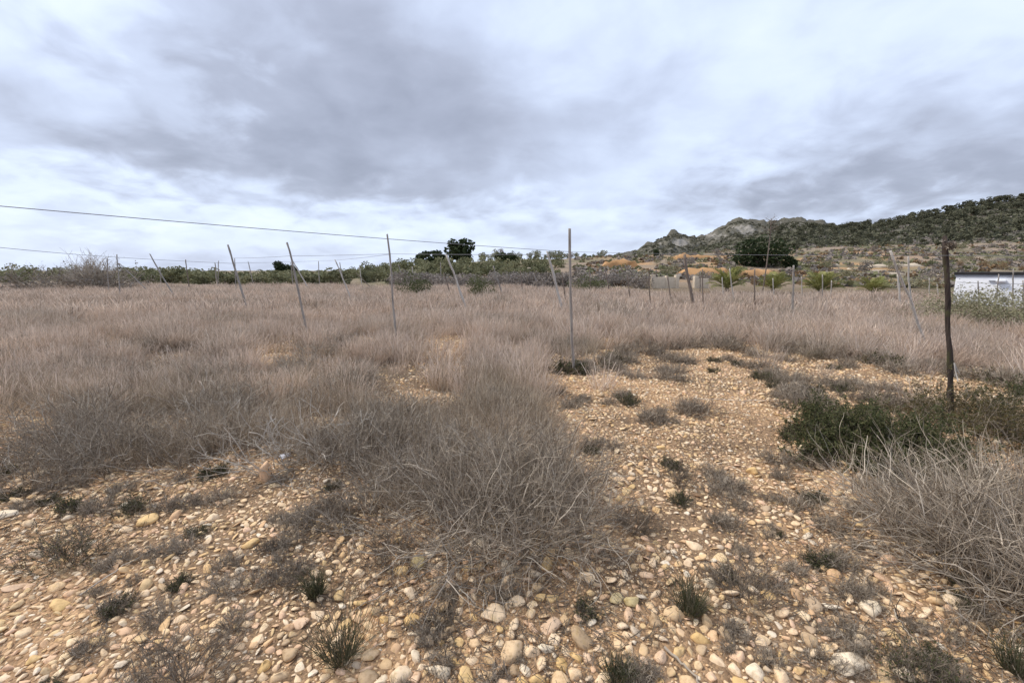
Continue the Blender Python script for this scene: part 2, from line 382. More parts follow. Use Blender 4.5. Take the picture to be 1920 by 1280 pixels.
n = noise_node(nt, 9, 8, .7); r2 = ramp_node(nt, [(.3, (.7, .68, .66)), (.7, (1.2, 1.2, 1.2))]); nt.links.new(n.outputs['Fac'], r2.inputs[0])
cm2 = mulcol(nt, cm.outputs[2], r2.outputs[0]); nt.links.new(cm2.outputs[2], b.inputs['Base Color'])
hsum = nmath(nt, 'ADD', nmath(nt, 'MULTIPLY', vo.outputs['Distance'], -.9), n.outputs['Fac']); bump(nt, b, hsum, .8, .012)
link('ground', mesh_np('ground', np.stack([fx, fy, GZ.ravel()], 1), Q, mat=m, attrs={'col': col}, smooth_=True), kind='structure')

# ------------------------------------------------------------------ hills
FS = np.array([(1250, 490), (1330, 462), (1400, 446), (1450, 436), (1500, 428), (1560, 430), (1600, 426), (1650, 420), (1690, 411), (1740, 401), (1790, 392), (1850, 381), (1920, 375), (2300, 335), (3600, 330)], float)
FR = (np.array([1300, 1500, 1700, 1920, 2400, 3600]), np.array([460, 420, 370, 330, 300, 280.]))
def relz(py): return (-sp + (640 - py) / F * cp) / (cp + (640 - py) / F * sp)
def forest_z(px, Y):
    Yr = np.interp(px, *FR); zr = CZ + relz(np.interp(px, FS[:, 0], FS[:, 1])) * Yr
    X = (px - 960) * cp / F * Y
    z0 = H(X * 130 / np.maximum(Y, 1), np.full_like(np.asarray(Y, float), 130.)) - 2
    s = np.clip((Y - 130) / (Yr - 130), 0, 2); up = np.where(s < 1, s ** .95, 1 - (s - 1) * .8)
    nz = (fbm(X / 28, Y / 28, 51, 4) - .5) * 9 * np.clip(s * 2, 0, 1) * np.where(s < 1, np.clip((1.05 - s) * 3, .15, 1), 1)
    return z0 + (zr - z0) * up + nz
pxs = np.concatenate([np.linspace(1230, 2100, 280), np.linspace(2100, 3600, 60)[1:]])
ss = np.linspace(0, 1.7, 105)
PXg, Sg = np.meshgrid(pxs, ss); Yg = 130 + (np.interp(PXg, *FR) - 130) * Sg
Zg = forest_z(PXg, Yg); Xg = (PXg - 960) * cp / F * Yg
edge = np.clip((PXg - 1230) / 60, 0, 1); Zg = Zg * edge - 3 * (1 - edge)
def grid_faces(a, b_):
    i = np.arange(a * b_).reshape(a, b_); return np.stack([i[:-1, :-1], i[:-1, 1:], i[1:, 1:], i[1:, :-1]], -1).reshape(-1, 4)
def hill_mat(name, scrub1, scrub2, rock, rockamt, scale):
    m, nt, b = mat(name, .95)
    n = noise_node(nt, scale, 8, .68); r = ramp_node(nt, [(.35, scrub1), (.62, scrub2)]); nt.links.new(n.outputs['Fac'], r.inputs[0])
    a = nt.nodes.new('ShaderNodeAttribute'); a.attribute_name = 'rock'
    n2 = noise_node(nt, scale * 2.3, 7, .7); f = nmath(nt, 'MULTIPLY', nmath(nt, 'SUBTRACT', nmath(nt, 'ADD', a.outputs['Fac'], nmath(nt, 'MULTIPLY', n2.outputs['Fac'], 1.8)), rockamt + .42), 5)
    cl = nt.nodes.new('ShaderNodeClamp'); nt.links.new(f, cl.inputs[0])
    n3 = noise_node(nt, scale * 6, 5); r3 = ramp_node(nt, [(.3, tuple(v * .65 for v in rock)), (.65, rock)]); nt.links.new(n3.outputs['Fac'], r3.inputs[0])
    mx = mulcol(nt, r.outputs[0], r3.outputs[0], 1, 'MIX'); nt.links.new(cl.outputs[0], mx.inputs[0]); nt.links.new(mx.outputs[2], b.inputs['Base Color'])
    bump(nt, b, n2.outputs['Fac'], .6, 1.5); return m
rk = np.clip((fbm(Xg / 30, Yg / 9, 61, 4) - .48) * 3.2, 0, .75) * np.clip(1.15 - Sg, 0, 1)
link('forest_hill', mesh_np('forest_hill', np.stack([Xg, Yg, Zg], -1), grid_faces(*Xg.shape), mat=hill_mat('forest_floor', (.08, .077, .052), (.12, .11, .078), (.34, .29, .23), 1.06, .06), attrs={'rock': rk.ravel()}, smooth_=True), kind='structure')
MS = np.array([(1120, 500), (1195, 474), (1215, 462), (1240, 447), (1255, 440), (1270, 439), (1290, 446), (1302, 451), (1320, 444), (1340, 433), (1352, 429), (1365, 420), (1385, 414), (1400, 416), (1412, 420), (1430, 424), (1450, 421), (1480, 416), (1500, 417), (1530, 422), (1600, 430), (1700, 445), (1800, 460)], float)
def mount_z(px, Y):
    X = (px - 960) * cp / F * Y; s = (Y - 430) / 270.
    zr = CZ + relz(np.interp(px, MS[:, 0], MS[:, 1])) * 700
    sh = np.where(s < 1, np.clip(s, 0, 1) ** 1.15, 1 - (s - 1) * 1.1)
    ridg = 1 - np.abs(fbm(X / 34, Y / 34, 71, 5) * 2 - 1) * 2
    nz = ridg * 9 * np.clip(s * 3, 0, 1) * np.where(s < 1, np.clip((1.02 - s) * 4, .05, 1), 1)
    step = (fbm(X / 12, Y / 12, 77, 4) - .5) * 9 * np.clip((s - .3) * 3, 0, 1) * np.where(s < 1, np.clip((1.02 - s) * 5, .08, 1), 1)
    return 2 + (zr - 2) * sh + nz + step
PXm, Ym = np.meshgrid(np.linspace(1130, 1790, 380), np.linspace(430, 860, 150))
Zm = mount_z(PXm, Ym); Xm = (PXm - 960) * cp / F * Ym
gy, gx = np.gradient(Zm); slope = np.hypot(gy / (430 / 150.), gx / 1.45)
spot = np.zeros_like(PXm)
zpy = 640 - F * ((Ym * sp + (Zm - CZ) * cp) / (Ym * cp - (Zm - CZ) * sp))
for a, b_, c, d, w in [(1274, 455, 17, 9, .7), (1390, 430, 26, 12, .55), (1335, 442, 26, 9, .5), (1365, 432, 10, 8, .4), (1240, 458, 10, 9, .35), (1418, 434, 12, 6, .4), (1450, 428, 12, 5, .3), (1480, 420, 20, 4, .2)]:
    spot = np.maximum(spot, w * np.clip(1.5 - np.hypot((PXm - a) / c, (zpy - b_) / d), 0, 1))
rk = np.clip(spot + np.clip(slope - .75, 0, 1) * .35, 0, 1)
link('rocky_mountain', mesh_np('rocky_mountain', np.stack([Xm, Ym, Zm], -1), grid_faces(*Xm.shape), mat=hill_mat('mountain_ground', (.085, .082, .065), (.165, .15, .115), (.32, .295, .26), .93, .05), attrs={'rock': rk.ravel()}, smooth_=False), kind='structure')

# ------------------------------------------------------------------ foliage prototypes
def blob_points(n, blobs, shell=.55):
    w = np.array([b_[3] * b_[4] * b_[5] for b_ in blobs]) ** (2 / 3.); i = rng.choice(len(blobs), n, p=w / w.sum())
    B = np.array(blobs)[i]; d = nrm(rng.normal(size=(n, 3))); r = (shell + (1 - shell) * rng.random(n))
    return B[:, :3] + d * B[:, 3:6] * r[:, None]
def crown_mesh(name, n, h, w, size, mt, lobes=9, base=.25, flat=.7, seed=0, cone=0):
    blobs = []
    for i in range(lobes):
        zz = base + (1 - base) * (.12 + .76 * rng.random()); rr = w * .5 * (1 - cone * zz) * math.sqrt(max(.05, 1 - ((zz - base) / (1 - base) * 2 - 1) ** 2 * .8)) * .72
        a = rng.random() * 6.283; q_ = rr * rng.random() ** .5
        br = w * (.15 + .14 * rng.random()); blobs.append((math.cos(a) * q_, math.sin(a) * q_, zz * h, br, br, br * flat))
    P = blob_points(n, blobs); P[:, 2] = np.maximum(P[:, 2], .02 * h)
    dens_ = vnoise(P[:, 0] / w * 6 + 9, P[:, 2] / h * 6 + P[:, 1] / w * 5, seed + 5); P = P[dens_ > .25]
    cl = vnoise(P[:, 0] / w * 5, P[:, 2] / h * 5 + P[:, 1], seed)
    V, Q_, r = leaves(P, size, np.clip(.25 * rng.random(len(P)) + .75 * cl, 0, 1), 0, .7)
    return mesh_np(name, V, Q_, mat=mt, attrs={'rnd': r})
def trunk_mesh(name, h, r0, limbs, mt, spread=.5):
    P = wander(np.array([[0, 0, -.3]]), np.array([[.05, 0, 1.]]), np.array([h * .62]), 7, .06, .05)
    parts = [tubes(P, np.linspace(r0, r0 * .45, 7)[None], 6)]
    s, t_ = branch_from(P, limbs, .35, 1); L = wander(s, t_ + rng.normal(size=(limbs, 3)) * spread, h * (.28 + .2 * rng.random(limbs)), 5, .12, .05)
    parts.append(tubes(L, np.tile(np.linspace(r0 * .4, r0 * .12, 5), (limbs, 1)), 4))
    V, Q_, r = cat_geo(parts); return mesh_np(name, V, Q_, mat=mt, attrs={'rnd': r}, smooth_=True)
def tree(name, crown, trunk, loc, s, rz, label, cat, group=None, sz=None):
    e_ = link(name, None, loc=loc, label=label, cat=cat, group=group); e_.empty_display_size = .2
    e_.scale = (s, s, s if sz is None else sz); e_.rotation_euler = (0, 0, rz)
    link('crown', crown, e_)
    if trunk: link('trunk', trunk, e_)
    return e_

# hillside pines: unit = 1 m tall, scaled per tree
PINES = [crown_mesh('pine_crown', 420, 1, .85, .055, M_PINE, 9, .22, .6, i) for i in range(5)]
PTR = [trunk_mesh('pine_trunk', 1, .03, 5, M_TWIG_DARK) for i in range(2)]
cnt = 0; ridge_n = 0; used = []
while cnt < 290:
    if ridge_n < 85:
        px = rng.uniform(1440, 1960); Y = np.interp(px, *FR) * rng.uniform(.955, .998); ridge_n += 1
    else:
        px = rng.uniform(1440, 1960); s_ = rng.random() ** .8; Y = 130 + (np.interp(px, *FR) - 130) * s_
        belt = fbm((px - 960) * Y / F / 24, Y / 16, 88, 3)
        if belt < .46 - .12 * (s_ > .55): continue
    h = rng.uniform(3.2, 6.5) * (1 if Y > 220 else .72)
    X = (px - 960) * cp / F * Y; z = float(forest_z(np.array(px), np.array(Y)))
    tree('pine_tree', PINES[rng.integers(5)], PTR[rng.integers(2)], (X, Y, z - .15), h * rng.uniform(.9, 1.25), rng.random() * 6.28,
         'dark green pine on the crest of the wooded hill' if Y > .94 * np.interp(px, *FR) else 'dark green pine on the slope below the wooded hill crest', 'pine tree', 'pines on the wooded hill crest' if Y > .94 * np.interp(px, *FR) else 'pines on the wooded slope', h)
    cnt += 1

# scrub on the hills (nobody could count it)
def clump_stuff(name, pts, sizes, mt, label, nleaf=10, flat=.6):
    n = len(pts); d = nrm(rng.normal(size=(n, nleaf, 3))); d[:, :, 2] = np.abs(d[:, :, 2]) * flat * 1.5
    C = pts[:, None] + d * (sizes[:, None, None] * (.45 + .55 * rng.random((n, nleaf, 1))))
    rr = np.clip(np.repeat(rng.random(n)[:, None], nleaf, 1) * .7 + .3 * rng.random((n, nleaf)), 0, 1)
    V, Q_, r = leaves(C.reshape(-1, 3), np.repeat(sizes * .42, nleaf), rr.ravel(), 0, .75)
    link(name, mesh_np(name, V, Q_, mat=mt, attrs={'rnd': r}), label=label, cat='scrub', kind='stuff')
n = 9500; px = rng.uniform(1300, 2150, n); s_ = rng.random(n) ** .75 * 1.02; Y = 130 + (np.interp(px, *FR) - 130) * s_
X = (px - 960) * cp / F * Y; keep = fbm(X / 22, Y / 14, 91, 3) > .36; X, Y, px = X[keep], Y[keep], px[keep]
z = forest_z(px, Y)
clump_stuff('hillside_scrub', np.stack([X, Y, z], 1), rng.uniform(.7, 1.9, len(X)), M_PINE, 'dark green scrub covering the wooded hillside')
n = 3200; px = rng.uniform(1300, 2150, n); s_ = rng.random(n) * .95; Y = 130 + (np.interp(px, *FR) - 130) * s_; X = (px - 960) * cp / F * Y
clump_stuff('grey_hillside_scrub', np.stack([X, Y, forest_z(px, Y)], 1), rng.uniform(.5, 1.1, n), M_SCRUB, 'grey dry scrub between the hillside pines')
n = 7500; px = rng.uniform(1185, 1600, n); Y = rng.uniform(440, 695, n); X = (px - 960) * cp / F * Y
ii = np.clip(((Y - 430) / 430 * 149).astype(int), 0, 149); jj = np.clip(((px - 1130) / 660 * 379).astype(int), 0, 379)
keep = rk[ii, jj] < .25 + .2 * rng.random(n); X, Y, px = X[keep], Y[keep], px[keep]
clump_stuff('mountain_scrub', np.stack([X, Y, mount_z(px, Y)], 1), rng.uniform(.9, 2.4, len(X)), plant_mat('mountain_bush', [(0, (.07, .07, .045)), (.5, (.115, .11, .072)), (1, (.18, .165, .12))], .1, .1), 'dark low scrub covering the rocky mountain', 10, .5)

# scrub on the terraced land between the field and the hills
n = 5200; px = rng.uniform(1080, 2200, n); Y = np.exp(rng.uniform(np.log(38), np.log(150), n)); X = (px - 960) * cp / F * Y
keep = fbm(X / 6, Y / 5, 97, 3) > .44; X, Y = X[keep], Y[keep]
g = rng.random(len(X))
z = H(X, Y)
for nm, mt, lo, hi, lb in (('terrace_scrub', M_SCRUB, 0, .5, 'low grey dry scrub dotting the terraced slope'), ('green_terrace_scrub', M_OLIVE, .5, .8, 'low olive green scrub dotting the terraced slope'), ('rusty_terrace_scrub', M_RUST, .8, 1, 'low rusty brown scrub dotting the terraced slope')):
    k_ = (g >= lo) & (g < hi); clump_stuff(nm, np.stack([X, Y, z - .05], 1)[k_], rng.uniform(.3, .75, k_.sum()), mt, lb, 16)

# earth banks and ledges: uneven long bodies lying on the slope
def bank(name, px0, px1, py0, py1, Y, mt, label, cat, group=None):
    a, b_ = at(px0, py1, Y), at(px1, py1, Y); hgt = at(px0, py0, Y)[2] - a[2]; L = b_[0] - a[0]
    nu, nv = max(8, int(L / .5)), 7; u = np.linspace(0, 1, nu); v = np.linspace(0, 1, nv)
    U, Vv = np.meshgrid(u, v)
    xx = a[0] + L * U; zprof = np.array([-.9, .0, .5, .85, 1, .9, -.9])[:, None]; yprof = np.array([0, .0, .12, .3, .8, 1.5, 3.0])[:, None]
    env = np.clip(np.minimum(U, 1 - U) * 9, 0, 1) ** .35 * (.75 if 'ledge' in name else 1)
    nz = fbm(xx * .9 + Y, Vv * 3 + px0, 17, 4) - .5
    zz = a[2] + np.where(zprof > 0, hgt * zprof * env * (1 + nz * (1.8 if 'ledge' in name else .8)), np.maximum(hgt, .8) * zprof)
    yy = Y + yprof * max(hgt, .6) + nz * .9
    yy = yy - (1 - env) * 0
    c0 = np.array([a[0] + L / 2, Y, a[2]])
    link(name, mesh_np(name, np.stack([xx, yy, zz], -1).reshape(-1, 3) - c0, grid_faces(nv, nu), mat=mt, smooth_=True), loc=c0, label=label, cat=cat, group=group)
LG = 'pale ledges on the terraced slope'
LL = 'pale eroded earth and rock ledge on the terraced slope'
for (x0, x1, y0, y1, Y) in [(1478, 1582, 494, 501, 70), (1590, 1622, 500, 506, 62), (1634, 1736, 494, 502, 66), (1642, 1678, 504, 510, 58), (1580, 1608, 481, 487, 95), (1628, 1652, 481, 488, 95), (1792, 1868, 506, 515, 60), (1560, 1700, 510, 514, 55), (1745, 1790, 513, 518, 52)]:
    bank('rock_ledge', x0, x1, y0, y1, Y, M_LEDGE, LL, 'ledge', LG)
bank('earth_bank', 1262, 1345, 476, 494, 88, M_LEDGE_O, 'rounded orange earth mound below the twin rocky peaks', 'earth bank')
bank('earth_bank', 1130, 1200, 487, 503, 70, M_LEDGE_O, 'orange earth cutting beside the olive grove end', 'earth bank')
bank('earth_bank', 1268, 1478, 505, 530, 46, M_LEDGE_O, 'long orange earth bank behind the young palms', 'earth bank')
bank('earth_bank', 1660, 1700, 522, 536, 40, M_LEDGE_O, 'short orange earth bank behind the pale leaning stake', 'earth bank')
bank('earth_bank', 1100, 1240, 492, 500, 85, M_LEDGE, 'long pale track edge running above the orange cutting', 'earth bank')

# ------------------------------------------------------------------ trees and bushes beyond the field
CAROB = [crown_mesh('carob_crown', 2600, 1, 1.9, .05, M_CAROB, 16, .05, .75, 20 + i) for i in range(2)]
ROUND = [crown_mesh('round_crown', 2200, 1, 1.15, .06, M_CAROB, 16, .0, .95, 30 + i) for i in range(3)]
OLIVES = [crown_mesh('olive_crown', 620, 1, 1.25, .06, M_OLIVE, 10, .0, .75, 40 + i) for i in range(5)]
BUSHG = [crown_mesh('bush_foliage', 2600, 1, 1.9, .03, plant_mat('bush_leaf', [(0, (.07, .08, .035)), (.5, (.12, .13, .06)), (1, (.21, .20, .10))], .2, .4), 11, .0, .8, 50 + i) for i in range(3)]
BUSHS = [crown_mesh('scrub_foliage', 700, 1, 2.0, .06, M_SCRUB, 10, .0, .8, 60 + i) for i in range(3)]
BUSHSG = [crown_mesh('grey_green_foliage', 900, 1, 2.0, .05, M_SCRUBG, 12, .0, .8, 70 + i) for i in range(3)]
BUSHF = [crown_mesh('fine_grey_green_foliage', 9000, 1, 2.3, .017, M_SCRUBG, 22, .0, .8, 75 + i) for i in range(2)]
TR = [trunk_mesh('trunk', 1, .045, 7, M_WOOD_B) for i in range(3)]
def stand(px, py, Y):
    """foot of a thing at pixel column px standing on the terrain at depth Y"""
    X = (px - 960) * cp / F * Y; return np.array([X, Y, float(H(X, Y))])
def tree_px(name, crowns, trunks, px, topy, Y, label, cat, group=None, wf=1.0, minh=.5):
    p = stand(px, 0, Y); top = at(px, topy, Y)[2]; h = max(minh, top - p[2])
    p[2] -= .05
    return tree(name, crowns[rng.integers(len(crowns))], trunks[rng.integers(len(trunks))] if trunks else None, p, h * wf, rng.random() * 6.28, label, cat, group, h)
tree_px('carob_tree', CAROB[:1], TR, 1425, 452, 62, 'broad dense dark green carob tree behind the young palms', 'tree', wf=1.3)
tree_px('carob_tree', ROUND, TR, 1478, 480, 60, 'small dark tree beside the broad carob', 'tree', wf=1.0)
tree_px('round_pine', ROUND, TR, 860, 449, 95, 'tall round dark pine rising above the olive grove', 'tree', wf=1.05)
tree_px('round_pine', ROUND, TR, 820, 470, 95, 'low dark pine close beside the tall round pine', 'tree', wf=1.1)
tree_px('round_pine', ROUND, TR, 796, 471, 96, 'low dark pine at the outer end of the pine group', 'tree', wf=1.1)
tree_px('round_pine', ROUND, TR, 526, 492, 130, 'small dark round tree standing above the far hedge', 'tree', wf=1.2)
tree_px('round_pine', ROUND, TR, 546, 497, 130, 'tiny dark tree beside the small round one above the hedge', 'tree', wf=1.2)
tree_px('round_pine', ROUND, TR, 952, 474, 90, 'low dark dome shaped tree behind the olive grove', 'tree', wf=1.6)
tree_px('round_pine', ROUND, TR, 1229, 467, 105, 'dark narrow tree beside the orange earth mound', 'tree', wf=.8)
tree_px('round_pine', OLIVES, TR, 1048, 468, 85, 'pale green tree beside the tall middle post', 'tree', wf=1.1)
tree_px('olive_tree', OLIVES, TR, 38, 493, 75, 'olive green tree standing alone beyond the bramble heap end', 'tree', wf=1.1)
for i in range(34):
    px = 668 + i * 11.6 + rng.uniform(-5, 5); Y = rng.uniform(58, 74)
    tree_px('olive_tree', OLIVES, TR, px, np.interp(px, [660, 760, 900, 1060], [497, 487, 482, 484]) + rng.uniform(-3, 5), Y, 'grey green olive tree in the grove behind the field', 'olive tree', 'olive trees in the grove', wf=1.0)
for i in range(24):
    px = 672 + i * 16 + rng.uniform(-8, 8)
    tree_px('olive_tree', OLIVES, TR, px, np.interp(px, [660, 760, 900, 1060], [506, 498, 493, 494]) + rng.uniform(-3, 4), rng.uniform(46, 52), 'grey green olive tree in the grove behind the field', 'olive tree', 'olive trees in the grove', wf=1.0)
for i in range(62):
    px = 232 + i * 7.1 + rng.uniform(-5, 5)
    tree_px('far_tree', OLIVES, TR, px, np.interp(px, [230, 330, 450, 560, 660], [505, 501, 508, 504, 506]) + rng.uniform(-3, 4), rng.uniform(46, 72), 'olive green tree in the low hedge line across the flat field', 'tree', 'trees in the hedge line across the flat field', wf=1.35)
for i in range(14):
    px = -60 + i * 24 + rng.uniform(-9, 9)
    tree_px('far_tree', OLIVES, TR, px, rng.uniform(498, 508), rng.uniform(50, 75), 'olive green tree beyond the grey bramble heap', 'tree', 'trees beyond the bramble heap', wf=1.3)
for i in range(30):
    px = 900 + i * 11 + rng.uniform(-5, 5)
    tree_px('ridge_shrub', OLIVES + BUSHS[:1], TR, px, rng.uniform(468, 478), rng.uniform(125, 145), 'sparse thin shrub on the low ridge line', 'shrub', 'sparse shrubs on the low ridge', wf=.8)
for i in range(64):
    px = 745 + i * 7.4 + rng.uniform(-6, 6)
    tree_px('scrub_bush', BUSHS, None, px, rng.uniform(508, 518), rng.uniform(36, 44), 'pale grey dry bush along the far field edge', 'bush', 'grey dry bushes along the far field edge', wf=.9, minh=.7)
for (px, ty, Y, wf, lb) in [(771, 513, 25, .75, 'dark green rounded bush in the grass behind the tall thin post'), (903, 518, 24, .75, 'bright green dome shaped bush standing in the dry grass'),
        (1100, 518, 30, 1.3, 'low wide green bush behind the tall middle post'), (1255, 497, 48, 1.0, 'tall grey green bush above the low pale wall'), (1203, 508, 40, 1.3, 'grey green bush beside the low pale wall end'),
        (1290, 500, 50, .9, 'small green bush between wall and earth mound'), (1318, 508, 44, .8, 'upright green bush on the orange bank'), (1170, 494, 62, 1.3, 'spreading green bush under the orange cutting'),
        (1232, 486, 75, .8, 'round dark bush on the track edge'), (1345, 488, 70, 1.1, 'low dark green bush beside the broad carob'), (1390, 508, 47, .9, 'grey green cactus like bush on the orange bank'), (1590, 505, 50, 1.4, 'dark round bush between the last two palms'),
        (1680, 520, 36, 1.5, 'dark low bush behind the forked stakes'), (1725, 519, 38, 1.6, 'long dark bush behind the dark bark post')]:
    tree_px('green_bush', BUSHG if 'green' in lb and 'grey' not in lb else BUSHSG, None, px, ty, Y, lb, 'bush', wf=wf, minh=.6)
for i in range(40):
    px = 1250 + i * 17.5 + rng.uniform(-8, 8); Y = rng.uniform(42, 115)
    tree_px('slope_bush', [BUSHSG, BUSHS, OLIVES][rng.integers(3)], None, px, 900, Y, 'scattered dry bush growing on the terraced slope', 'bush', 'bushes on the terraced slope', wf=.85, minh=rng.uniform(.7, 1.6))
for (px, ty, Y) in [(1815, 478, 80), (1850, 476, 78), (1885, 482, 76), (1915, 478, 78), (1800, 494, 66), (1840, 496, 62), (1880, 497, 60), (1918, 494, 62), (1948, 492, 60)]:
    tree_px('rusty_bush', [crown_mesh('rusty_foliage', 700, 1, 2.0, .06, M_RUST if Y < 70 else M_SCRUBG, 10, .0, .8, px)], None, px, ty, Y, 'rusty brown bush on the slope above the white shed' if Y < 70 else 'olive bush on the slope above the rusty bushes', 'bush', 'rusty bushes above the shed' if Y < 70 else 'olive bushes above the rusty ones', wf=.75, minh=1)

# dry shrub builder ------------------------------------------------
def shrub_geo(n1, n2, n3, rad_, h, r0, lean=(0, 0), curl=.13, spread=.9, grav=-.02, sides=3, droop=0, basef=.25):
    a = rng.random(n1) * 6.283; e_ = rng.random(n1) ** .6
    d = np.stack([np.cos(a) * e_ * spread + lean[0], np.sin(a) * e_ * spread + lean[1], np.full(n1, .75) - droop * e_], 1)
    st = np.stack([np.cos(a) * e_ * rad_ * basef, np.sin(a) * e_ * rad_ * basef, np.full(n1, -.03)], 1)
    L = (h * (1 - .35 * e_) + rad_ * .55 * e_) * (.65 + .5 * rng.random(n1))
    P1 = wander(st, d, L, 8, curl, grav)
    g1 = tubes(P1, np.linspace(r0, r0 * .35, 8)[None] * (.6 + .7 * rng.random(n1))[:, None], sides)
    s, t_ = branch_from(P1, n2, .2, .95); L2 = h * (.25 + .4 * rng.random(n2))
    P2 = wander(s, t_ + rng.normal(size=(n2, 3)) * .5 + [lean[0] * .5, lean[1] * .5, .2], L2, 6, curl * 1.1, .01)
    g2 = tubes(P2, np.linspace(r0 * .57, r0 * .22, 6)[None] * (.6 + .7 * rng.random(n2))[:, None], 2)
    if n3:
        s, t_ = branch_from(P2, n3, .15, 1); L3 = h * (.10 + .22 * rng.random(n3))
        P3 = wander(s, t_ + rng.normal(size=(n3, 3)) * .55 + [0, 0, .25], L3, 4, curl, .02)
        g3 = tubes(P3, np.linspace(r0 * .3, r0 * .14, 4)[None] * np.ones((n3, 1)), 2)
        g2 = cat_geo([g2, g3]); return g1, g2, P3
    return g1, g2, P2
def geo_mesh(name, g, mt): return mesh_np(name, g[0], g[1], mat=mt, attrs={'rnd': g[2]}, smooth_=False)
def clampz(g, z=.004):
    g[0][:, 2] = np.where(g[0][:, 2] < z, z + np.abs(g[0][:, 2] - z) * .3 * (g[0][:, 2] > -.02), g[0][:, 2]); return g
def dry_shrub(name, px, py, g1, g2, m1, m2, label, cat='shrub', leafP=None, leaf=None, group=None):
    p = onground(px, py)
    e_ = link(name, None, loc=p, label=label, cat=cat, group=group); e_.empty_display_size = .1
    link('stems', geo_mesh('stems', g1, m1), e_); link('twigs', geo_mesh('twigs', g2, m2), e_)
    if leafP is not None:
        n_, size, mt, asp = leaf; K = leafP.shape[1]
        C = leafP[rng.integers(0, len(leafP), n_), rng.integers(0, K, n_)] + rng.normal(size=(n_, 3)) * size * .5
        V, Q_, r = leaves(C, size, None, 0, asp); link('leaves', mesh_np('leaves', V, Q_, mat=mt, attrs={'rnd': r}), e_)
    return e_

# bramble heap and the bare bush on it
g1, g2, P3 = shrub_geo(160, 900, 2500, 3.2, 1.5, .022, curl=.16, spread=1.3, basef=.8, sides=3)
p = stand(140, 0, 33); e_ = link('bramble_heap', None, loc=p, label='wide heap of grey dry brambles at the far side of the field', cat='bramble')
link('stems', geo_mesh('stems', clampz(g1), M_TWIG), e_); link('twigs', geo_mesh('twigs', clampz(g2), M_TWIG), e_)
n_ = 2600; C = P3[rng.integers(0, len(P3), n_), rng.integers(0, 4, n_)] + rng.normal(size=(n_, 3)) * .1; V, Q_, r = leaves(C, np.full(n_, .07), None, 0, .6); link('leaves', mesh_np('leaves', V, Q_, mat=M_SCRUB, attrs={'rnd': r}), e_)
g1, g2, P3 = shrub_geo(60, 400, 1400, .9, 2.3, .03, curl=.1, spread=.5)
p = stand(172, 0, 33.5); e_ = link('bare_bush', None, loc=p, label='pale leafless upright bush rising out of the bramble heap', cat='bush')
link('stems', geo_mesh('stems', g1, M_TWIG_PALE), e_); link('twigs', geo_mesh('twigs', g2, M_TWIG_PALE), e_)

# ------------------------------------------------------------------ young palms
def frond_mesh():
    K = 12; t_ = np.linspace(0, 1, K); cx = t_ * 1.0; cz = .85 * t_ - .50 * t_ ** 2.3
    P = np.stack([cx, 0 * t_, cz], 1)[None]; g = [tubes(P, np.linspace(.022, .006, K)[None], 4, np.array([.8]))]
    n_ = 34; u = np.repeat(np.linspace(.18, 1, n_), 2); sgn = np.tile([1, -1], n_)
    bx = np.interp(u, t_, cx); bz = np.interp(u, t_, cz); L = .36 * np.sin(np.clip(u * 1.05, 0, 1) * math.pi * .86 + .28) * (.85 + .3 * rng.random(2 * n_))
    d = nrm(np.stack([.75 + .1 * rng.normal(size=2 * n_), sgn * .8, .3 + .12 * rng.normal(size=2 * n_)], 1))
    b0 = np.stack([bx, 0 * bx, bz], 1); w = nrm(np.cross(d, [0, 0, 1.])) * .016
    tip = b0 + d * L[:, None]; mid = b0 + d * L[:, None] * .5
    V = np.stack([b0 - w * .5, mid - w, tip, mid + w], 1).reshape(-1, 3)
    g.append((V, np.arange(len(V)).reshape(-1, 4), np.repeat(rng.random(2 * n_) * .8, 4)))
    g = cat_geo(g); return mesh_np('frond', g[0], g[1], mat=M_PALM, attrs={'rnd': g[2]})
FRONDS = [frond_mesh() for i in range(3)]
def stubby_trunk():
    an = np.linspace(0, 6.283, 11)[:-1]; zz = [-.2, .02, .1, .2, .27]; rr = [.15, .17, .15, .12, .06]
    V = np.array([[math.cos(a_) * r_ * (1 + .12 * ((i + j) % 2)), math.sin(a_) * r_ * (1 + .12 * ((i + j) % 2)), z_] for j, (z_, r_) in enumerate(zip(zz, rr)) for i, a_ in enumerate(an)])
    Q_ = [[j * 10 + i, j * 10 + (i + 1) % 10, j * 10 + 10 + (i + 1) % 10, j * 10 + 10 + i] for j in range(4) for i in range(10)]
    return mesh_np('palm_trunk', V, Q_, mat=M_WOOD_B, attrs={'rnd': np.zeros(len(V))})
PTRK = stubby_trunk()
def palm(px, topy, Y, nf, label, wide=1.0):
    p = stand(px, 0, Y); h = at(px, topy, Y)[2] - p[2]
    e_ = link('young_palm', None, loc=p, label=label, cat='palm', group='young palms along the field edge'); e_.scale = [h / 1.62] * 3
    link('trunk', PTRK, e_)
    for i in range(nf):
        f = link('frond', FRONDS[i % 3], e_, loc=(0, 0, .22)); el = 1 - (i + .5) / nf
        f.rotation_euler = (rng.normal() * .2, -(el ** .9 * 1.05 - .32) , i * 2.4 + rng.normal() * .15)
        s = (1.05 + .25 * el) * rng.uniform(.9, 1.08); f.scale = (s * wide, s, s)
palm(1366, 494, 31, 26, 'young palm with broad spreading fronds behind the rough bark stake')
palm(1453, 503, 31, 24, 'young palm beside the tall flower stalk')
palm(1541, 502, 29, 30, 'widest young palm with yellowing outer fronds', 1.1)
palm(1640, 513, 29, 24, 'young yellow green palm near the pale leaning stake')
palm(1668, 545, 30, 8, 'tiny low palm beside the last yellow green one')

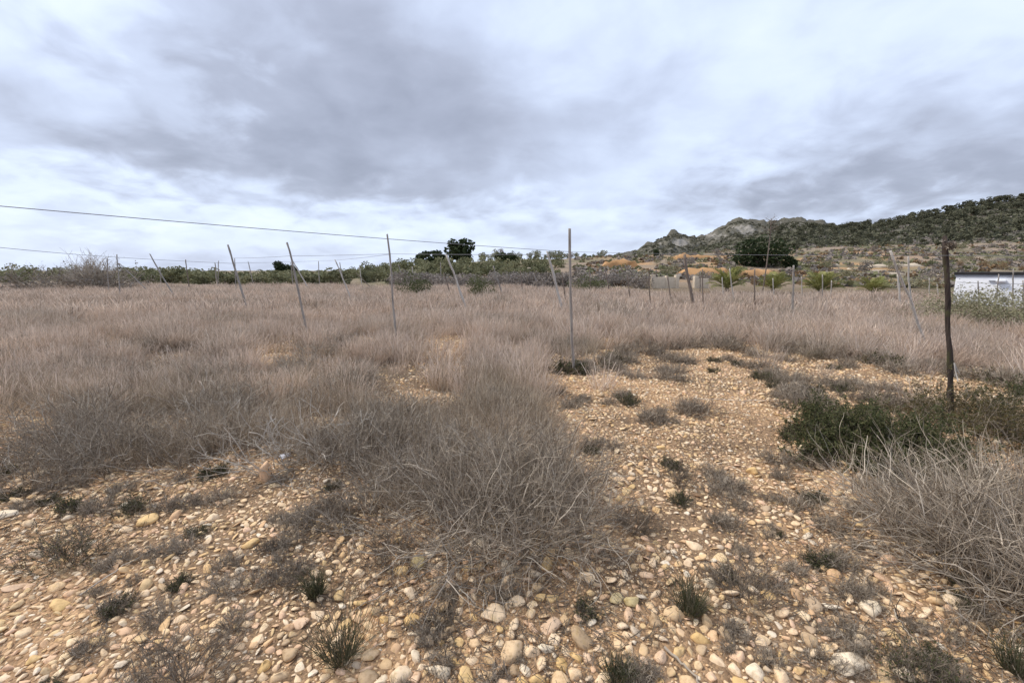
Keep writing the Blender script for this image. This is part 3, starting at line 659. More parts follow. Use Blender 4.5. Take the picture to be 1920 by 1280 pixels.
# dead flower stalk with a branched head (agave)
p = stand(1430, 0, 30); pts = np.array([at(1430, 540, 30), at(1437, 500, 30), at(1442, 460, 30), at(1445, 430, 30), at(1446, 409, 30)]); pts[0, 2] = p[2] - .1
e_ = link('agave_stalk', None, loc=p, label='tall thin dead flower stalk with a branched head beside a palm', cat='flower stalk')
P = np.stack([np.interp(np.linspace(0, 4, 14), range(5), pts[:, i]) for i in range(3)], 1)[None] - p
g = tubes(P, np.linspace(.05, .025, 14)[None], 6); link('stalk', geo_mesh('stalk', g, M_WOOD_B), e_)
s, t_ = branch_from(P, 16, .66, .99); B = wander(s, nrm(rng.normal(size=(16, 3)) * [1, 1, .2]) + [0, 0, .3], .25 + .3 * rng.random(16), 5, .08, .12)
g = cat_geo([tubes(B, np.linspace(.022, .012, 5)[None] * np.ones((16, 1)), 4)] + [leaves(B[:, -1].repeat(14, 0) + rng.normal(size=(16 * 14, 3)) * .06, np.full(16 * 14, .03))])
link('flower_branches', geo_mesh('flower_branches', g, M_TWIG_DARK), e_)

# ------------------------------------------------------------------ low masonry
def box_v(x0, x1, y0, y1, z0, z1, j=.0):
    V = np.array([[x, y, z] for z in (z0, z1) for y in (y0, y1) for x in (x0, x1)], float); V += rng.normal(size=V.shape) * j
    return V, np.array([[0, 1, 3, 2], [4, 6, 7, 5], [0, 4, 5, 1], [2, 3, 7, 6], [0, 2, 6, 4], [1, 5, 7, 3]])
def box_obj(name, b_, mt, parent=None, bev=.02, **k):
    V, Q_ = box_v(*b_); c0 = np.array([(b_[0] + b_[1]) / 2, (b_[2] + b_[3]) / 2, b_[4]])
    me = mesh_np(name, V - (c0 if parent is None else 0), Q_[:, ::-1], mat=mt)
    o = link(name, me, parent, loc=c0 if parent is None else None, **k)
    if bev: md = o.modifiers.new('bevel', 'BEVEL'); md.width = bev; md.segments = 2
    return o
def walls(name, Y, boxes, label, cat):
    """boxes: (part name, px0, px1, pytop, thickness)"""
    c = at((boxes[0][1] + boxes[0][2]) / 2, 520, Y); zb = float(H(c[0], Y))
    e_ = link(name, None, loc=(c[0], Y, zb), label=label, cat=cat)
    for i, (pn, x0, x1, ty, th) in enumerate(boxes):
        a, b_ = at(x0, ty, Y), at(x1, ty, Y)
        box_obj(pn, (a[0] - c[0], b_[0] - c[0], -.02 * i, th, -.4, a[2] - zb + .013 * i), M_MASON, e_, .03)
walls('masonry_block', 50, [('block', 990.5, 1014, 502.5, 1.4), ('cap', 989.5, 1015, 501.5, 1.45)], 'small pale square masonry block in front of the olive grove', 'masonry block')
walls('low_wall', 36, [('wall_panel', 1228, 1270, 519.5, .22), ('pillar', 1222, 1230, 515.5, .4), ('pillar', 1249, 1253, 517.5, .34), ('pillar', 1267, 1274, 516.5, .4)], 'low pale wall with short pillars at the field edge', 'wall')
walls('low_wall', 36, [('wall_panel', 1309, 1330, 522, .22), ('pillar', 1303, 1310, 518, .4)], 'short broken piece of pale wall beside the two dark stakes', 'wall')

# ------------------------------------------------------------------ white shed
Yb = 19.5; a = at(1793, 517, Yb); x0 = a[0]; x1 = x0 + 6.5; zt = a[2]; zb = float(H(x0 + 1, Yb)) - .35
e_ = link('white_shed', None, loc=(x0, Yb, zb), label='low white shed with dark flat roof behind the grey green bushes', cat='shed'); e_.rotation_euler = (0, 0, math.radians(-48))
ht = zt - zb
box_obj('wall', (0, 6.5, 0, 4.0, -.3, ht), M_WHITE, e_, .02)
box_obj('roof', (-.08, 6.7, -.07, 4.2, ht + .052, ht + .17), M_ROOF, e_, .012)
box_obj('fascia', (-.04, 6.62, -.03, 4.1, ht - .03, ht + .05), M_TRIM, e_, .006)
lm = box_obj('wall_lamp', (1.2, 1.5, -.16, -.002, ht - .25, ht - .15), M_WHITE, e_, .02)
box_obj('bracket', (1.0, 1.2, -.06, -.003, ht - .22, ht - .18), M_TRIM, lm, .004)
for k_ in range(1, 6): box_obj('wall_seam', (k_ * 1.25 - .012, k_ * 1.25 + .012, -.012, .01, -.2, ht - .035), M_TRIM if k_ == 9 else M_WHITE, e_, 0)

# ------------------------------------------------------------------ stakes
def stake(tx, ty, bx, by, wpx, mt, label, Y=None, group=None, name='wooden_stake', knots=0, hmax=2.45):
    tt, tb = relz(ty), relz(by)
    if Y is None:
        Y = (CZ - .5) / max(-tb, .02)
        if tt > 0: Y = min(Y, (hmax - CZ) / tt)
        Y = min(Y, 44)
    top, bot = at(tx, ty, Y), at(bx, by, Y + rng.uniform(-.1, .1)); d = top - bot
    f = float(H(bot[0], Y)); s = (bot[2] - f + .25) / d[2]; base = bot - d * s
    r = max(wpx * (.6 if wpx < 6 and group else .8) * Y / F / 2, .012 if Y < 12 else .0145)
    K = 14; t_ = np.linspace(0, 1, K); P = base + (top - base) * t_[:, None]
    L = np.linalg.norm(top - base); wob = np.cumsum(rng.normal(size=(K, 3)), 0); wob -= wob[0] + (wob[-1] - wob[0]) * t_[:, None]
    P = P + wob * L * (.0012 if knots else .003)
    foot = P[0].copy(); P = P - foot
    sides = 8; an = np.arange(sides) * 6.283 / sides; R_ = r * np.linspace(1.12, .88, K)[:, None] * (1 + .12 * rng.normal(size=(K, sides)) * (1 + knots))
    V = np.stack([P[:, None, 0] + R_ * np.cos(an), P[:, None, 1] + R_ * np.sin(an), np.repeat(P[:, None, 2], sides, 1)], -1)
    V[-1, :, 2] += np.cos(an + rng.random() * 6) * r * .5
    i = np.arange(K * sides).reshape(K, sides); n_ = np.roll(i, -1, 1)
    Q_ = np.stack([i[:-1], n_[:-1], n_[1:], i[1:]], -1).reshape(-1, 4)
    V = np.concatenate([V.reshape(-1, 3), V[-1].mean(0)[None]]); T_ = [[i[-1, k_], n_[-1, k_], K * sides] for k_ in range(sides)]
    me = mesh_np(name, V, Q_, T_, mat=mt, smooth_=True)
    return link(name, me, loc=foot, label=label, cat='stake', group=group), top, base
G1 = dict(label='thin weathered upright stake standing in the dry grass field', group='upright stakes in the grass field')
G2 = dict(label='thin weathered stake tilting strongly over the dry grass', group='tilted stakes in the grass field')
G3 = dict(label='short pale stake at the palm edge of the field', group='short pale stakes by the palms')
G4 = dict(label='stake standing in front of the white shed', group='stakes in front of the white shed')
_, T31, B31 = stake(1068, 429, 1076, 690, 6.5, M_WOOD, 'tall straight grey post carrying the long wire in the middle of the field', Y=6.9, name='wooden_post', hmax=3)
_, T20, B20 = stake(726, 439, 740, 600, 4.6, M_WOOD, 'tall thin grey post beside the dark green bush', Y=9.3, name='wooden_post')
_, T12, B12 = stake(538, 455, 566, 585, 4.8, M_WOOD, 'tall grey post leaning back at the middle of the grass', Y=10.5, name='wooden_post')
_, T8, B8 = stake(427, 459, 449, 532, 4.4, M_WOOD, 'thick grey post tilted over in front of the far hedge', Y=15.5, name='wooden_post')
e50, T50, B50 = stake(1771, 444, 1784, 755, 10.5, M_WOOD_D, 'thick dark bark post with green moss standing by the grey bush', Y=4.8, name='bark_post', knots=.6, hmax=2.1)
stake(1670, 471, 1730, 628, 5.5, M_WOOD_L, 'pale stripped pole leaning beside the dark bark post', Y=8.8, name='leaning_pole')
stake(1703, 481, 1706, 548, 4, M_WOOD_L, 'pale upright pole behind the pale leaning one', Y=14.5, name='upright_pole')
stake(1683, 514, 1686, 553, 4, M_WOOD_L, 'thin pale pole crossing behind the pale leaning pole', Y=18)
stake(1283, 478, 1296, 555, 7, M_WOOD_B, 'rough brown bark stake near the short broken wall', Y=17.5)
stake(1026, 472, 1048, 560, 6, M_WOOD_L, 'pale tilted pole beside the tall straight post', Y=15.5)
stake(837, 478, 868, 557, 5, M_WOOD_L, 'pale slender pole tilted in front of the olive grove', Y=15.5)
stake(1488, 498, 1486, 570, 4.5, M_WOOD, 'straight grey stake between two palms', Y=14.7)
for (tx, ty, bx, by, w, mt) in [(201, 484, 202, 505, 3, M_WOOD), (219, 477, 221, 500, 3, M_WOOD), (348, 487, 355, 537, 3, M_WOOD_B), (403, 493, 406, 523, 3, M_WOOD), (410, 489, 409, 510, 2.5, M_WOOD), (440, 484, 441, 505, 2.5, M_WOOD),
        (300, 505, 301, 525, 2.5, M_WOOD), (465, 490, 470, 510, 2.5, M_WOOD), (552, 504, 557, 527, 3, M_WOOD), (597, 490, 598, 508, 2.5, M_WOOD), (637, 492, 641, 512, 2.5, M_WOOD), (674, 497, 677, 522, 3, M_WOOD_L), (773, 500, 774, 527, 3, M_WOOD_L), (826, 492, 827, 529, 2.5, M_WOOD),
        (976, 508, 979, 540, 3, M_WOOD_B), (1053, 510, 1060, 556, 4, M_WOOD_B), (1177, 517, 1180, 553, 3.5, M_WOOD_B), (1217, 513, 1219, 563, 3.5, M_WOOD_B), (1317, 505, 1318, 560, 4, M_WOOD_B), (1313, 517, 1312, 543, 3.5, M_WOOD_B), (1368, 503, 1376, 557, 3.5, M_WOOD_L),
        (1415, 505, 1416, 556, 4, M_WOOD_B), (1542, 515, 1541, 558, 3, M_WOOD), (545, 492, 548, 520, 2.5, M_WOOD), (150, 497, 150, 508, 2, M_WOOD), (1105, 506, 1107, 540, 3, M_WOOD_B)]:
    stake(tx, ty, bx, by, w, mt, **G1)
for (tx, ty, bx, by, w, mt) in [(221, 493, 245, 532, 3, M_WOOD_B), (224, 494, 276, 543, 3, M_WOOD), (281, 476, 319, 543, 4, M_WOOD), (547, 486, 575, 534, 4, M_WOOD_L), (628, 487, 655, 552, 4, M_WOOD_L), (668, 512, 692, 535, 3.5, M_WOOD_B), (747, 496, 757, 527, 3, M_WOOD), (832, 512, 843, 546, 3.5, M_WOOD_B),
        (925, 499, 940, 545, 4, M_WOOD), (1000, 512, 1008, 534, 3, M_WOOD), (1134, 504, 1142, 541, 3.5, M_WOOD_B), (1251, 517, 1257, 554, 4, M_WOOD_B)]:
    stake(tx, ty, bx, by, w, mt, **G2)
for (tx, ty, bx, by) in [(1449, 522, 1450, 541), (1503, 519, 1503, 543), (1559, 526, 1558, 545), (1354, 520, 1355, 541), (1757, 531, 1759, 552), (1742, 521, 1742, 540)]:
    stake(tx, ty, bx, by, 3, M_WOOD_L, Y=24, **G3)
for (tx, ty, bx, by) in [(1834, 527, 1835, 556), (1873, 514, 1867, 560), (1900, 504, 1899, 560), (1918, 526, 1919, 554)]:
    stake(tx, ty, bx, by, 3.4, M_WOOD, Y=15.2, **G4)
# splintered knob of the bark post
g1, g2, P3 = shrub_geo(9, 16, 0, .03, .045, .005, spread=.6)
link('splinters', geo_mesh('splinters', g1, M_WOOD_L), e50, loc=T50 - np.array(e50.location[:]) - [0, 0, .03])
V, Q_, r = leaves(rng.normal(size=(260, 3)) * .018, np.full(260, .016)); link('snail_cluster', mesh_np('snail_cluster', V, Q_, mat=M_TWIG_DARK, attrs={'rnd': r}), e50, loc=at(1783, 461, B50[1]) - np.array(e50.location[:]))
V, Q_, r = tubes(wander(np.zeros((3, 3)), np.array([[.3, -.2, -1.]] * 3), np.array([.2, .16, .12]), 6, .1, 0), np.full((3, 6), .006), 4); link('peeling_bark', mesh_np('peeling_bark', V, Q_, mat=M_WOOD_L, attrs={'rnd': r}), e50, loc=at(1789, 680, B50[1] - .1) - np.array(e50.location[:]))

# ------------------------------------------------------------------ wires
def wire(pts, r, label, sag=.0):
    pts = np.array(pts); P = []
    for a_, b_ in zip(pts[:-1], pts[1:]):
        t_ = np.linspace(0, 1, 24)[:, None]; seg = a_ + (b_ - a_) * t_; seg[:, 2] -= (sag * np.linalg.norm(b_ - a_) * 4 * t_ * (1 - t_))[:, 0]; P.append(seg if not P else seg[1:])
    P = np.concatenate(P); o = P[0].copy(); g = tubes((P - o)[None], np.full((1, len(P)), r), 5)
    link('fence_wire', geo_mesh('fence_wire', g, M_WIRE), loc=o, label=label, cat='wire', group=None)
w31 = at(1069, 472, 6.85); w50 = at(1773, 479, float(B50[1]) - .05)
wire([at(-60, 381, 3.3), w31], .0034, 'long dark wire sloping down to the tall straight middle post', .0035)
wire([w31 + [0.02, 0, 0], w50], .0026, 'thin wire between the straight middle post and dark bark post', .004)
wire([w50, at(2100, 479, 4.2)], .0026, 'thin wire running on from the dark bark post past the shed', .003)
wire([at(-60, 458, 8.), at(156, 478, 12), at(297, 487, 14.5), at(437, 494, 15.6)], .0055, 'thin wire from outside the field to the thick tilted post', .002)
wire([at(433, 484, 15.6), at(543, 480, 10.5), at(729, 476, 9.3), at(1069, 477, 6.9)], .004, 'lower wire linking the leaning posts to the straight middle post', .002)
wire([at(436, 493, 15.6), at(597, 489, 26), at(730, 477, 9.35)], .0045, 'thin slack wire from thick tilted post to the tall thin post', .002)
wire([at(1794, 529, 15.15), at(1873, 532, 15.15), at(2000, 532, 15.15)], .007, 'dark wire strung on the stakes before the white shed', 0)

# ------------------------------------------------------------------ shrubs near the camera
g1, g2, P3 = shrub_geo(270, 3300, 6500, .52, .55, .0037, lean=(.04, .05), curl=.18, spread=.75, basef=.75)
dry_shrub('dry_shrub', 965, 978, clampz(g1), clampz(g2), M_TWIG, M_TWIG, 'big tangled grey brown dry shrub on the stony ground')
g1, g2, P3 = shrub_geo(60, 380, 300, .75, .30, .0034, lean=(-.5, -.25), curl=.13, spread=1.0, droop=.5, basef=.5)
dry_shrub('dry_shrub', 890, 1020, clampz(g1), clampz(g2), M_TWIG_PALE, M_TWIG, 'low flattened spray of dry stems fanning from the big tangled shrub')
g1, g2, P3 = shrub_geo(260, 3800, 6500, .50, .66, .0042, lean=(-.02, .0), curl=.17, spread=.8, basef=.7)
dry_shrub('dry_shrub', 1915, 1085, clampz(g1), clampz(g2), M_TWIG, M_TWIG, 'large pale grey twiggy shrub in front of the dark bark post')
g1, g2, P3 = shrub_geo(120, 1100, 3600, .48, .36, .0035, curl=.14, spread=1.3, droop=.35, basef=.75)
dry_shrub('green_shrub', 1630, 852, clampz(g1), clampz(g2), M_TWIG_DARK, M_TWIG_DARK, 'low spreading dark green shrub beside the pale grey twiggy one', leafP=P3, leaf=(52000, .015, M_LEAF_GREEN, .3))
g1, g2, P3 = shrub_geo(100, 900, 2600, .60, .42, .0035, curl=.14, spread=1.2, droop=.2, basef=.7)
dry_shrub('green_shrub', 1835, 815, clampz(g1), clampz(g2), M_TWIG_DARK, M_TWIG, 'reddish green shrub around the foot of the dark bark post', leafP=P3, leaf=(24000, .012, M_LEAF_RED, .3))
g1, g2, P3 = shrub_geo(60, 500, 1000, .5, .40, .0035, curl=.14, spread=1.1, basef=.7)
dry_shrub('green_shrub', 1940, 800, clampz(g1), clampz(g2), M_TWIG_DARK, M_TWIG, 'green leafy shrub behind the large pale twiggy one', leafP=P3, leaf=(18000, .013, M_LEAF_GREEN, .3))
g1, g2, P3 = shrub_geo(85, 330, 260, .75, .40, .005, lean=(.0, -.1), curl=.2, spread=1.2, droop=.25, basef=.45)
dry_shrub('branch_heap', 575, 862, clampz(g1), clampz(g2), M_TWIG_PALE, M_TWIG_PALE, 'heap of curved pale dry branches at the grass edge')
for i, (px, py, w_, h_, lb) in enumerate([(150, 840, .6, .38, 'widest grey twiggy shrub along the grass edge'), (300, 830, .55, .36, 'brown twiggy shrub between grass edge and branch heap'), (80, 905, .3, .22, 'small sparse dry shrub in front of the grass edge'), (430, 835, .45, .34, 'wiry dry shrub beside the heap of curved branches'), (690, 850, .45, .4, 'wiry dry shrub between branch heap and big tangled shrub')]):
    g1, g2, P3 = shrub_geo(120, 800, 1100, w_, h_, .0028, lean=(.1, 0), curl=.14, spread=1.0, basef=.8)
    dry_shrub('dry_shrub', px, py, clampz(g1), clampz(g2), M_TWIG, M_TWIG, lb)
MOUND = []
for i in range(5):
    g1, g2, P3 = shrub_geo(60, 420, 800, .34, .36, .0048, lean=(.08, 0), curl=.16, spread=.95, basef=.75, sides=2); MOUND.append((geo_mesh('stems', clampz(g1), M_TWIG_PALE), geo_mesh('twigs', clampz(g2), M_TWIG)))
c_ = 0
while c_ < 75:
    Y = 2.7 + 7.3 * rng.random() ** 1.1; X = rng.uniform(-1.25, .75) * Y
    if bare(np.array([X, X + .3]), np.array([Y, Y]))[0].max() > .5 or patch(np.array([X]), np.array([Y]))[0] > .3: continue
    k_ = rng.integers(5); e_ = link('dry_mound', None, loc=(X, Y, float(H(X, Y))), label='rounded straw brown twiggy mound inside the dry grass' if k_ % 2 else 'rounded grey brown twiggy mound inside the dry grass', cat='shrub', group='twiggy mounds in the dry grass'); e_.scale = [rng.uniform(.6, 1.15)] * 3; e_.rotation_euler = (0, 0, rng.random() * 6.28)
    link('stems', MOUND[k_][0], e_); link('twigs', MOUND[k_][1], e_); c_ += 1
for px, py, w_, h_, lb in [(25, 885, .4, .3, 'low tangled grey shrub beside the flat white slab stone'), (225, 868, .42, .3, 'dark twiggy shrub in front of the grass between two others'), (370, 868, .36, .26, 'low brown twiggy shrub near the branch heap'), (640, 872, .36, .32, 'dark wiry shrub touching the branch heap'), (770, 905, .36, .36, 'dark wiry shrub touching the big tangled one')]:
    g1, g2, P3 = shrub_geo(90, 600, 1000, w_, h_, .0032, lean=(.1, 0), curl=.17, spread=1.0, basef=.8, sides=2)
    dry_shrub('dry_shrub', px, py, clampz(g1), clampz(g2), M_TWIG_PALE, M_TWIG_DARK, lb)
# grey green bushes before the shed
for px, ty, Y, lb in [(1835, 548, 12.2, 'wide grey green bush in front of the white shed'), (1930, 546, 12.6, 'grey green bush beside the wide one before the white shed'), (1795, 558, 13.2, 'small grey green bush at the shed corner')]:
    tree_px('grey_green_bush', BUSHF, None, px, ty, Y, lb, 'bush', wf=1.4)

# small plants on the stones: (px, py, radius, height, kind, label)
SP = [(130, 1050, .15, .19, 'd', 'dark greenish leafy tuft beside the small white stone'), (252, 952, .08, .10, 'd', 'tiny dark plant behind the ochre block stone'), (620, 990, .16, .20, 'k', 'dense grey dark tuft between branch heap and tangled shrub'),
      (592, 1115, .05, .14, 'g', 'slim green stem plant on the pebbles'), (640, 1232, .12, .22, 'g', 'grassy green tuft with dry stems among the larger stones'), (340, 1275, .17, .20, 'k', 'dark round dry cushion plant on the pebbles'),
      (1292, 1152, .09, .17, 'g', 'narrow green upright tuft among pale stones'), (1405, 1120, .14, .17, 'k', 'sparse grey stems beside the narrow green tuft'), (735, 1045, .17, .15, 'k', 'dark low plant at the foot of the tangled shrub'),
      (1160, 1278, .09, .10, 'g', 'low green sprout near the round pink stone'), (1730, 1278, .11, .13, 'd', 'green dark sprig below the large pale flat stone'), (1912, 1262, .12, .16, 'g', 'bright green sprig below the large pale twiggy shrub'),
      (1315, 775, .28, .16, 'k', 'wide grey dry patch plant in the middle of the stony strip'), (1594, 752, .14, .10, 'k', 'small grey cushion near the dark green shrub'), (1482, 768, .22, .15, 'k', 'grey dry plant on the upper stony strip'),
      (1665, 755, .13, .10, 'g', 'little green rosette near the bark post'), (1525, 672, .22, .16, 'd', 'round green plant at the upper edge of the stones'), (1425, 690, .2, .14, 'k', 'grey green cushion on the far stones'), (1450, 720, .16, .10, 'd', 'low green plant on the far stones'),
      (1240, 668, .3, .22, 'k', 'dark dry plant where the stones meet the grass'), (1395, 660, .25, .17, 'k', 'dark grey tuft at the far edge of the stones'), (1530, 640, .2, .18, 'd', 'green tuft inside the far grass edge'), (505, 1030, .07, .07, 'k', 'tiny grey cushion beside an ochre stone'), (540, 1080, .12, .08, 'k', 'flat brown plant near the slim green stem'),
      (820, 1170, .12, .10, 'k', 'wispy dry plant in front of the tangled shrub'), (1190, 985, .14, .14, 'k', 'dry plant at the side of the tangled shrub'), (1275, 900, .2, .1, 'k', 'thin dark low plant on the stony strip'), (1225, 790, .13, .13, 'k', 'thin dry plant behind the tangled shrub')]
def small_plant_meshes(w_, h_, kind, dark=False):
    if kind == 'g':
        n_ = 150; a_ = rng.random(n_) * 6.283; rr = rng.random(n_) ** .5
        st = np.stack([np.cos(a_) * rr * w_ * .45, np.sin(a_) * rr * w_ * .45, np.full(n_, -.01)], 1)
        P = wander(st, np.stack([np.cos(a_) * rr * .5, np.sin(a_) * rr * .5, np.ones(n_)], 1), h_ * (.5 + .6 * rng.random(n_)), 5, .08, 0)
        g1 = tubes(P, np.linspace(.0015, .0006, 5)[None] * np.ones((n_, 1)), 3)
        s, t_ = branch_from(P, 120, .1, .9); g2 = tubes(wander(s, t_ + rng.normal(size=(120, 3)) * .4, h_ * (.2 + .3 * rng.random(120)), 4, .15, 0), np.full((120, 4), .0011), 3)
        return geo_mesh('stems', cat_geo([clampz(g1), clampz(g2)]), M_LEAF_GRASSY), None, None
    g1, g2, P3 = shrub_geo(45, 420, 1100, w_, h_, .0024, curl=.14, spread=.8, basef=.6, sides=2)
    lv = None
    if kind == 'd':
        n_ = 1500; C = P3[rng.integers(0, len(P3), n_), rng.integers(0, 4, n_)]; V, Q_, r = leaves(C, np.full(n_, .006), None, 0, .35); lv = mesh_np('leaves', V, Q_, mat=M_LEAF_GREEN, attrs={'rnd': r})
    return geo_mesh('stems', clampz(g1), M_TWIG_DARK), geo_mesh('twigs', clampz(g2), M_TWIG_DARK if kind == 'd' or dark else M_TWIG), lv
def small_plant(p, ms, label, s=1, rz=0, group=None):
    e_ = link('small_plant', None, loc=p, label=label, cat='plant', group=group); e_.scale = [s] * 3; e_.rotation_euler = (0, 0, rz); e_.empty_display_size = .05
    for nm, me in zip(('stems', 'twigs', 'leaves'), ms):
        if me: link(nm, me, e_)
for (px, py, w_, h_, kd, lb) in SP: small_plant(onground(px, py), small_plant_meshes(w_ * .9, h_ * 1.1, kd, True), lb)
LIT = [small_plant_meshes(.09, .10, 'k') for i in range(4)] + [small_plant_meshes(.07, .08, 'd')]
c_ = 0
while c_ < 225:
    Y = 1.5 + 6.5 * rng.random(); X = rng.uniform(-1.25, 1.3) * Y
    if bare(np.array([X]), np.array([Y]))[0][0] < .5: continue
    if fbm(X * 1.3, Y * 1.3, 123, 2) < .49: continue
    k_ = rng.integers(5)
    small_plant((X, Y, float(H(X, Y))), LIT[k_], 'tiny leafy dark green plant among the pebbles' if k_ == 4 else 'tiny leafless dry plant among the pebbles', rng.uniform(.4, 1.0) * np.interp(Y, [2, 3.5, 6], [.9, 1.6, 2.2]), rng.random() * 6.28, 'tiny green plants among the pebbles' if k_ == 4 else 'tiny dry plants among the pebbles'); c_ += 1

for i in range(46):
    px = rng.uniform(1045, 1940); py = np.interp(px, EX[12:], EY[12:]) + rng.normal() * 7 - 2; k_ = rng.integers(5)
    small_plant(onground(px, py), LIT[k_], 'dark leafy tuft where the tall grass meets the stones' if k_ == 4 else 'dark wiry tuft where the tall grass meets the stones', rng.uniform(2.0, 3.4), rng.random() * 6.28, 'leafy tufts along the grass edge' if k_ == 4 else 'wiry tufts along the grass edge')
# loose sticks
def stick(pix, r, label, mt=M_TWIG_PALE, lift=.02):
    pts = np.array([onground(*p_) for p_ in pix]); pts[:, 2] += lift
    t_ = np.linspace(0, len(pts) - 1, 16); P = np.stack([np.interp(t_, range(len(pts)), pts[:, i]) for i in range(3)], 1); P[1:-1] += rng.normal(size=(14, 3)) * .004
    o = P[0].copy(); link('fallen_stick', geo_mesh('fallen_stick', tubes((P - o)[None], np.linspace(r, r * .5, 16)[None], 5), mt), loc=o, label=label, cat='stick')
stick([(150, 1118), (250, 1055), (390, 985)], .004, 'long thin pale stick lying across the pebbles')
stick([(1035, 972), (1110, 978), (1190, 975)], .004, 'straight thin stick lying behind the tangled shrub edge')
stick([(838, 1040), (842, 1085), (868, 1110), (892, 1135)], .005, 'bent pale stick in front of the tangled shrub')
stick([(1300, 752), (1380, 757), (1470, 755)], .005, 'thin pale stick on the upper stony strip')
stick([(1675, 1150), (1690, 1180), (1720, 1215)], .004, 'dark curved stem beside the smooth oval stone', M_TWIG)
stick([(1245, 1225), (1290, 1262), (1320, 1300)], .007, 'thick grey dead root by the round pink stone', M_TWIG)

# ------------------------------------------------------------------ stones
import bmesh
def ico(sub):
    bm_ = bmesh.new(); bmesh.ops.create_icosphere(bm_, subdivisions=sub, radius=1)
    V = np.array([v.co[:] for v in bm_.verts]); T_ = np.array([[v.index for v in f.verts] for f in bm_.faces]); bm_.free(); return V, T_
I1, I2, I3 = ico(1), ico(2), ico(3)
def stone_v(V, ang_=1.0, flat=.62, elong=1.35):
    V = V.copy()
    for i in range(12):
        n_ = nrm(rng.normal(size=3)); d = rng.uniform(.38, .8) + (1 - ang_) * .32
        V -= n_ * np.maximum(V @ n_ - d, 0)[:, None] * .92
    ph = rng.random(3) * 9; V *= 1 + .07 * np.sin(V @ nrm(rng.normal(size=3)) * 4 + ph[0])[:, None] + .05 * np.sin(V @ nrm(rng.normal(size=3)) * 7 + ph[1])[:, None]
    V *= [elong * rng.uniform(.85, 1.15), 1, flat * rng.uniform(.8, 1.25)]
    return V / np.abs(V[:, :2]).max()
SHAPES = [('rounded', .5, .65, 1.25), ('angular', 1.35, .7, 1.2), ('flat', 1.1, .4, 1.35), ('long', 1.0, .55, 1.8)]
SMATS = [('cream', stone_mat('cream_stone', [(0, (.78, .575, .365)), (1, (.84, .65, .45))])), ('tan', stone_mat('tan_stone', [(0, (.66, .455, .255)), (1, (.74, .53, .32))])), ('ochre', M_STONE_OCHRE), ('pinkish', M_STONE_PINK), ('pale', M_STONE_PALE), ('brownish', stone_mat('brown_stone', [(0, (.46, .32, .19)), (1, (.54, .39, .24))]))]
STMESH = {}
for sn, ag, fl, el in SHAPES:
    for cn, cm_ in SMATS:
        STMESH[sn, cn] = [mesh_np('stone', stone_v(I3[0] if sn == 'rounded' else I2[0], ag, fl, el), tris=(I3 if sn == 'rounded' else I2)[1], mat=cm_, smooth_=sn == 'rounded') for i in range(2)]
placed = {}
def free(X, Y, r):
    ci, cj = int(X / .12), int(Y / .12)
    for i in range(ci - 2, ci + 3):
        for j in range(cj - 2, cj + 3):
            for (a_, b_, c_) in placed.get((i, j), ()):
                if (a_ - X) ** 2 + (b_ - Y) ** 2 < (c_ + r) ** 2 * .60: return False
    return True
def put(X, Y, r): placed.setdefault((int(X / .12), int(Y / .12)), []).append((X, Y, r))
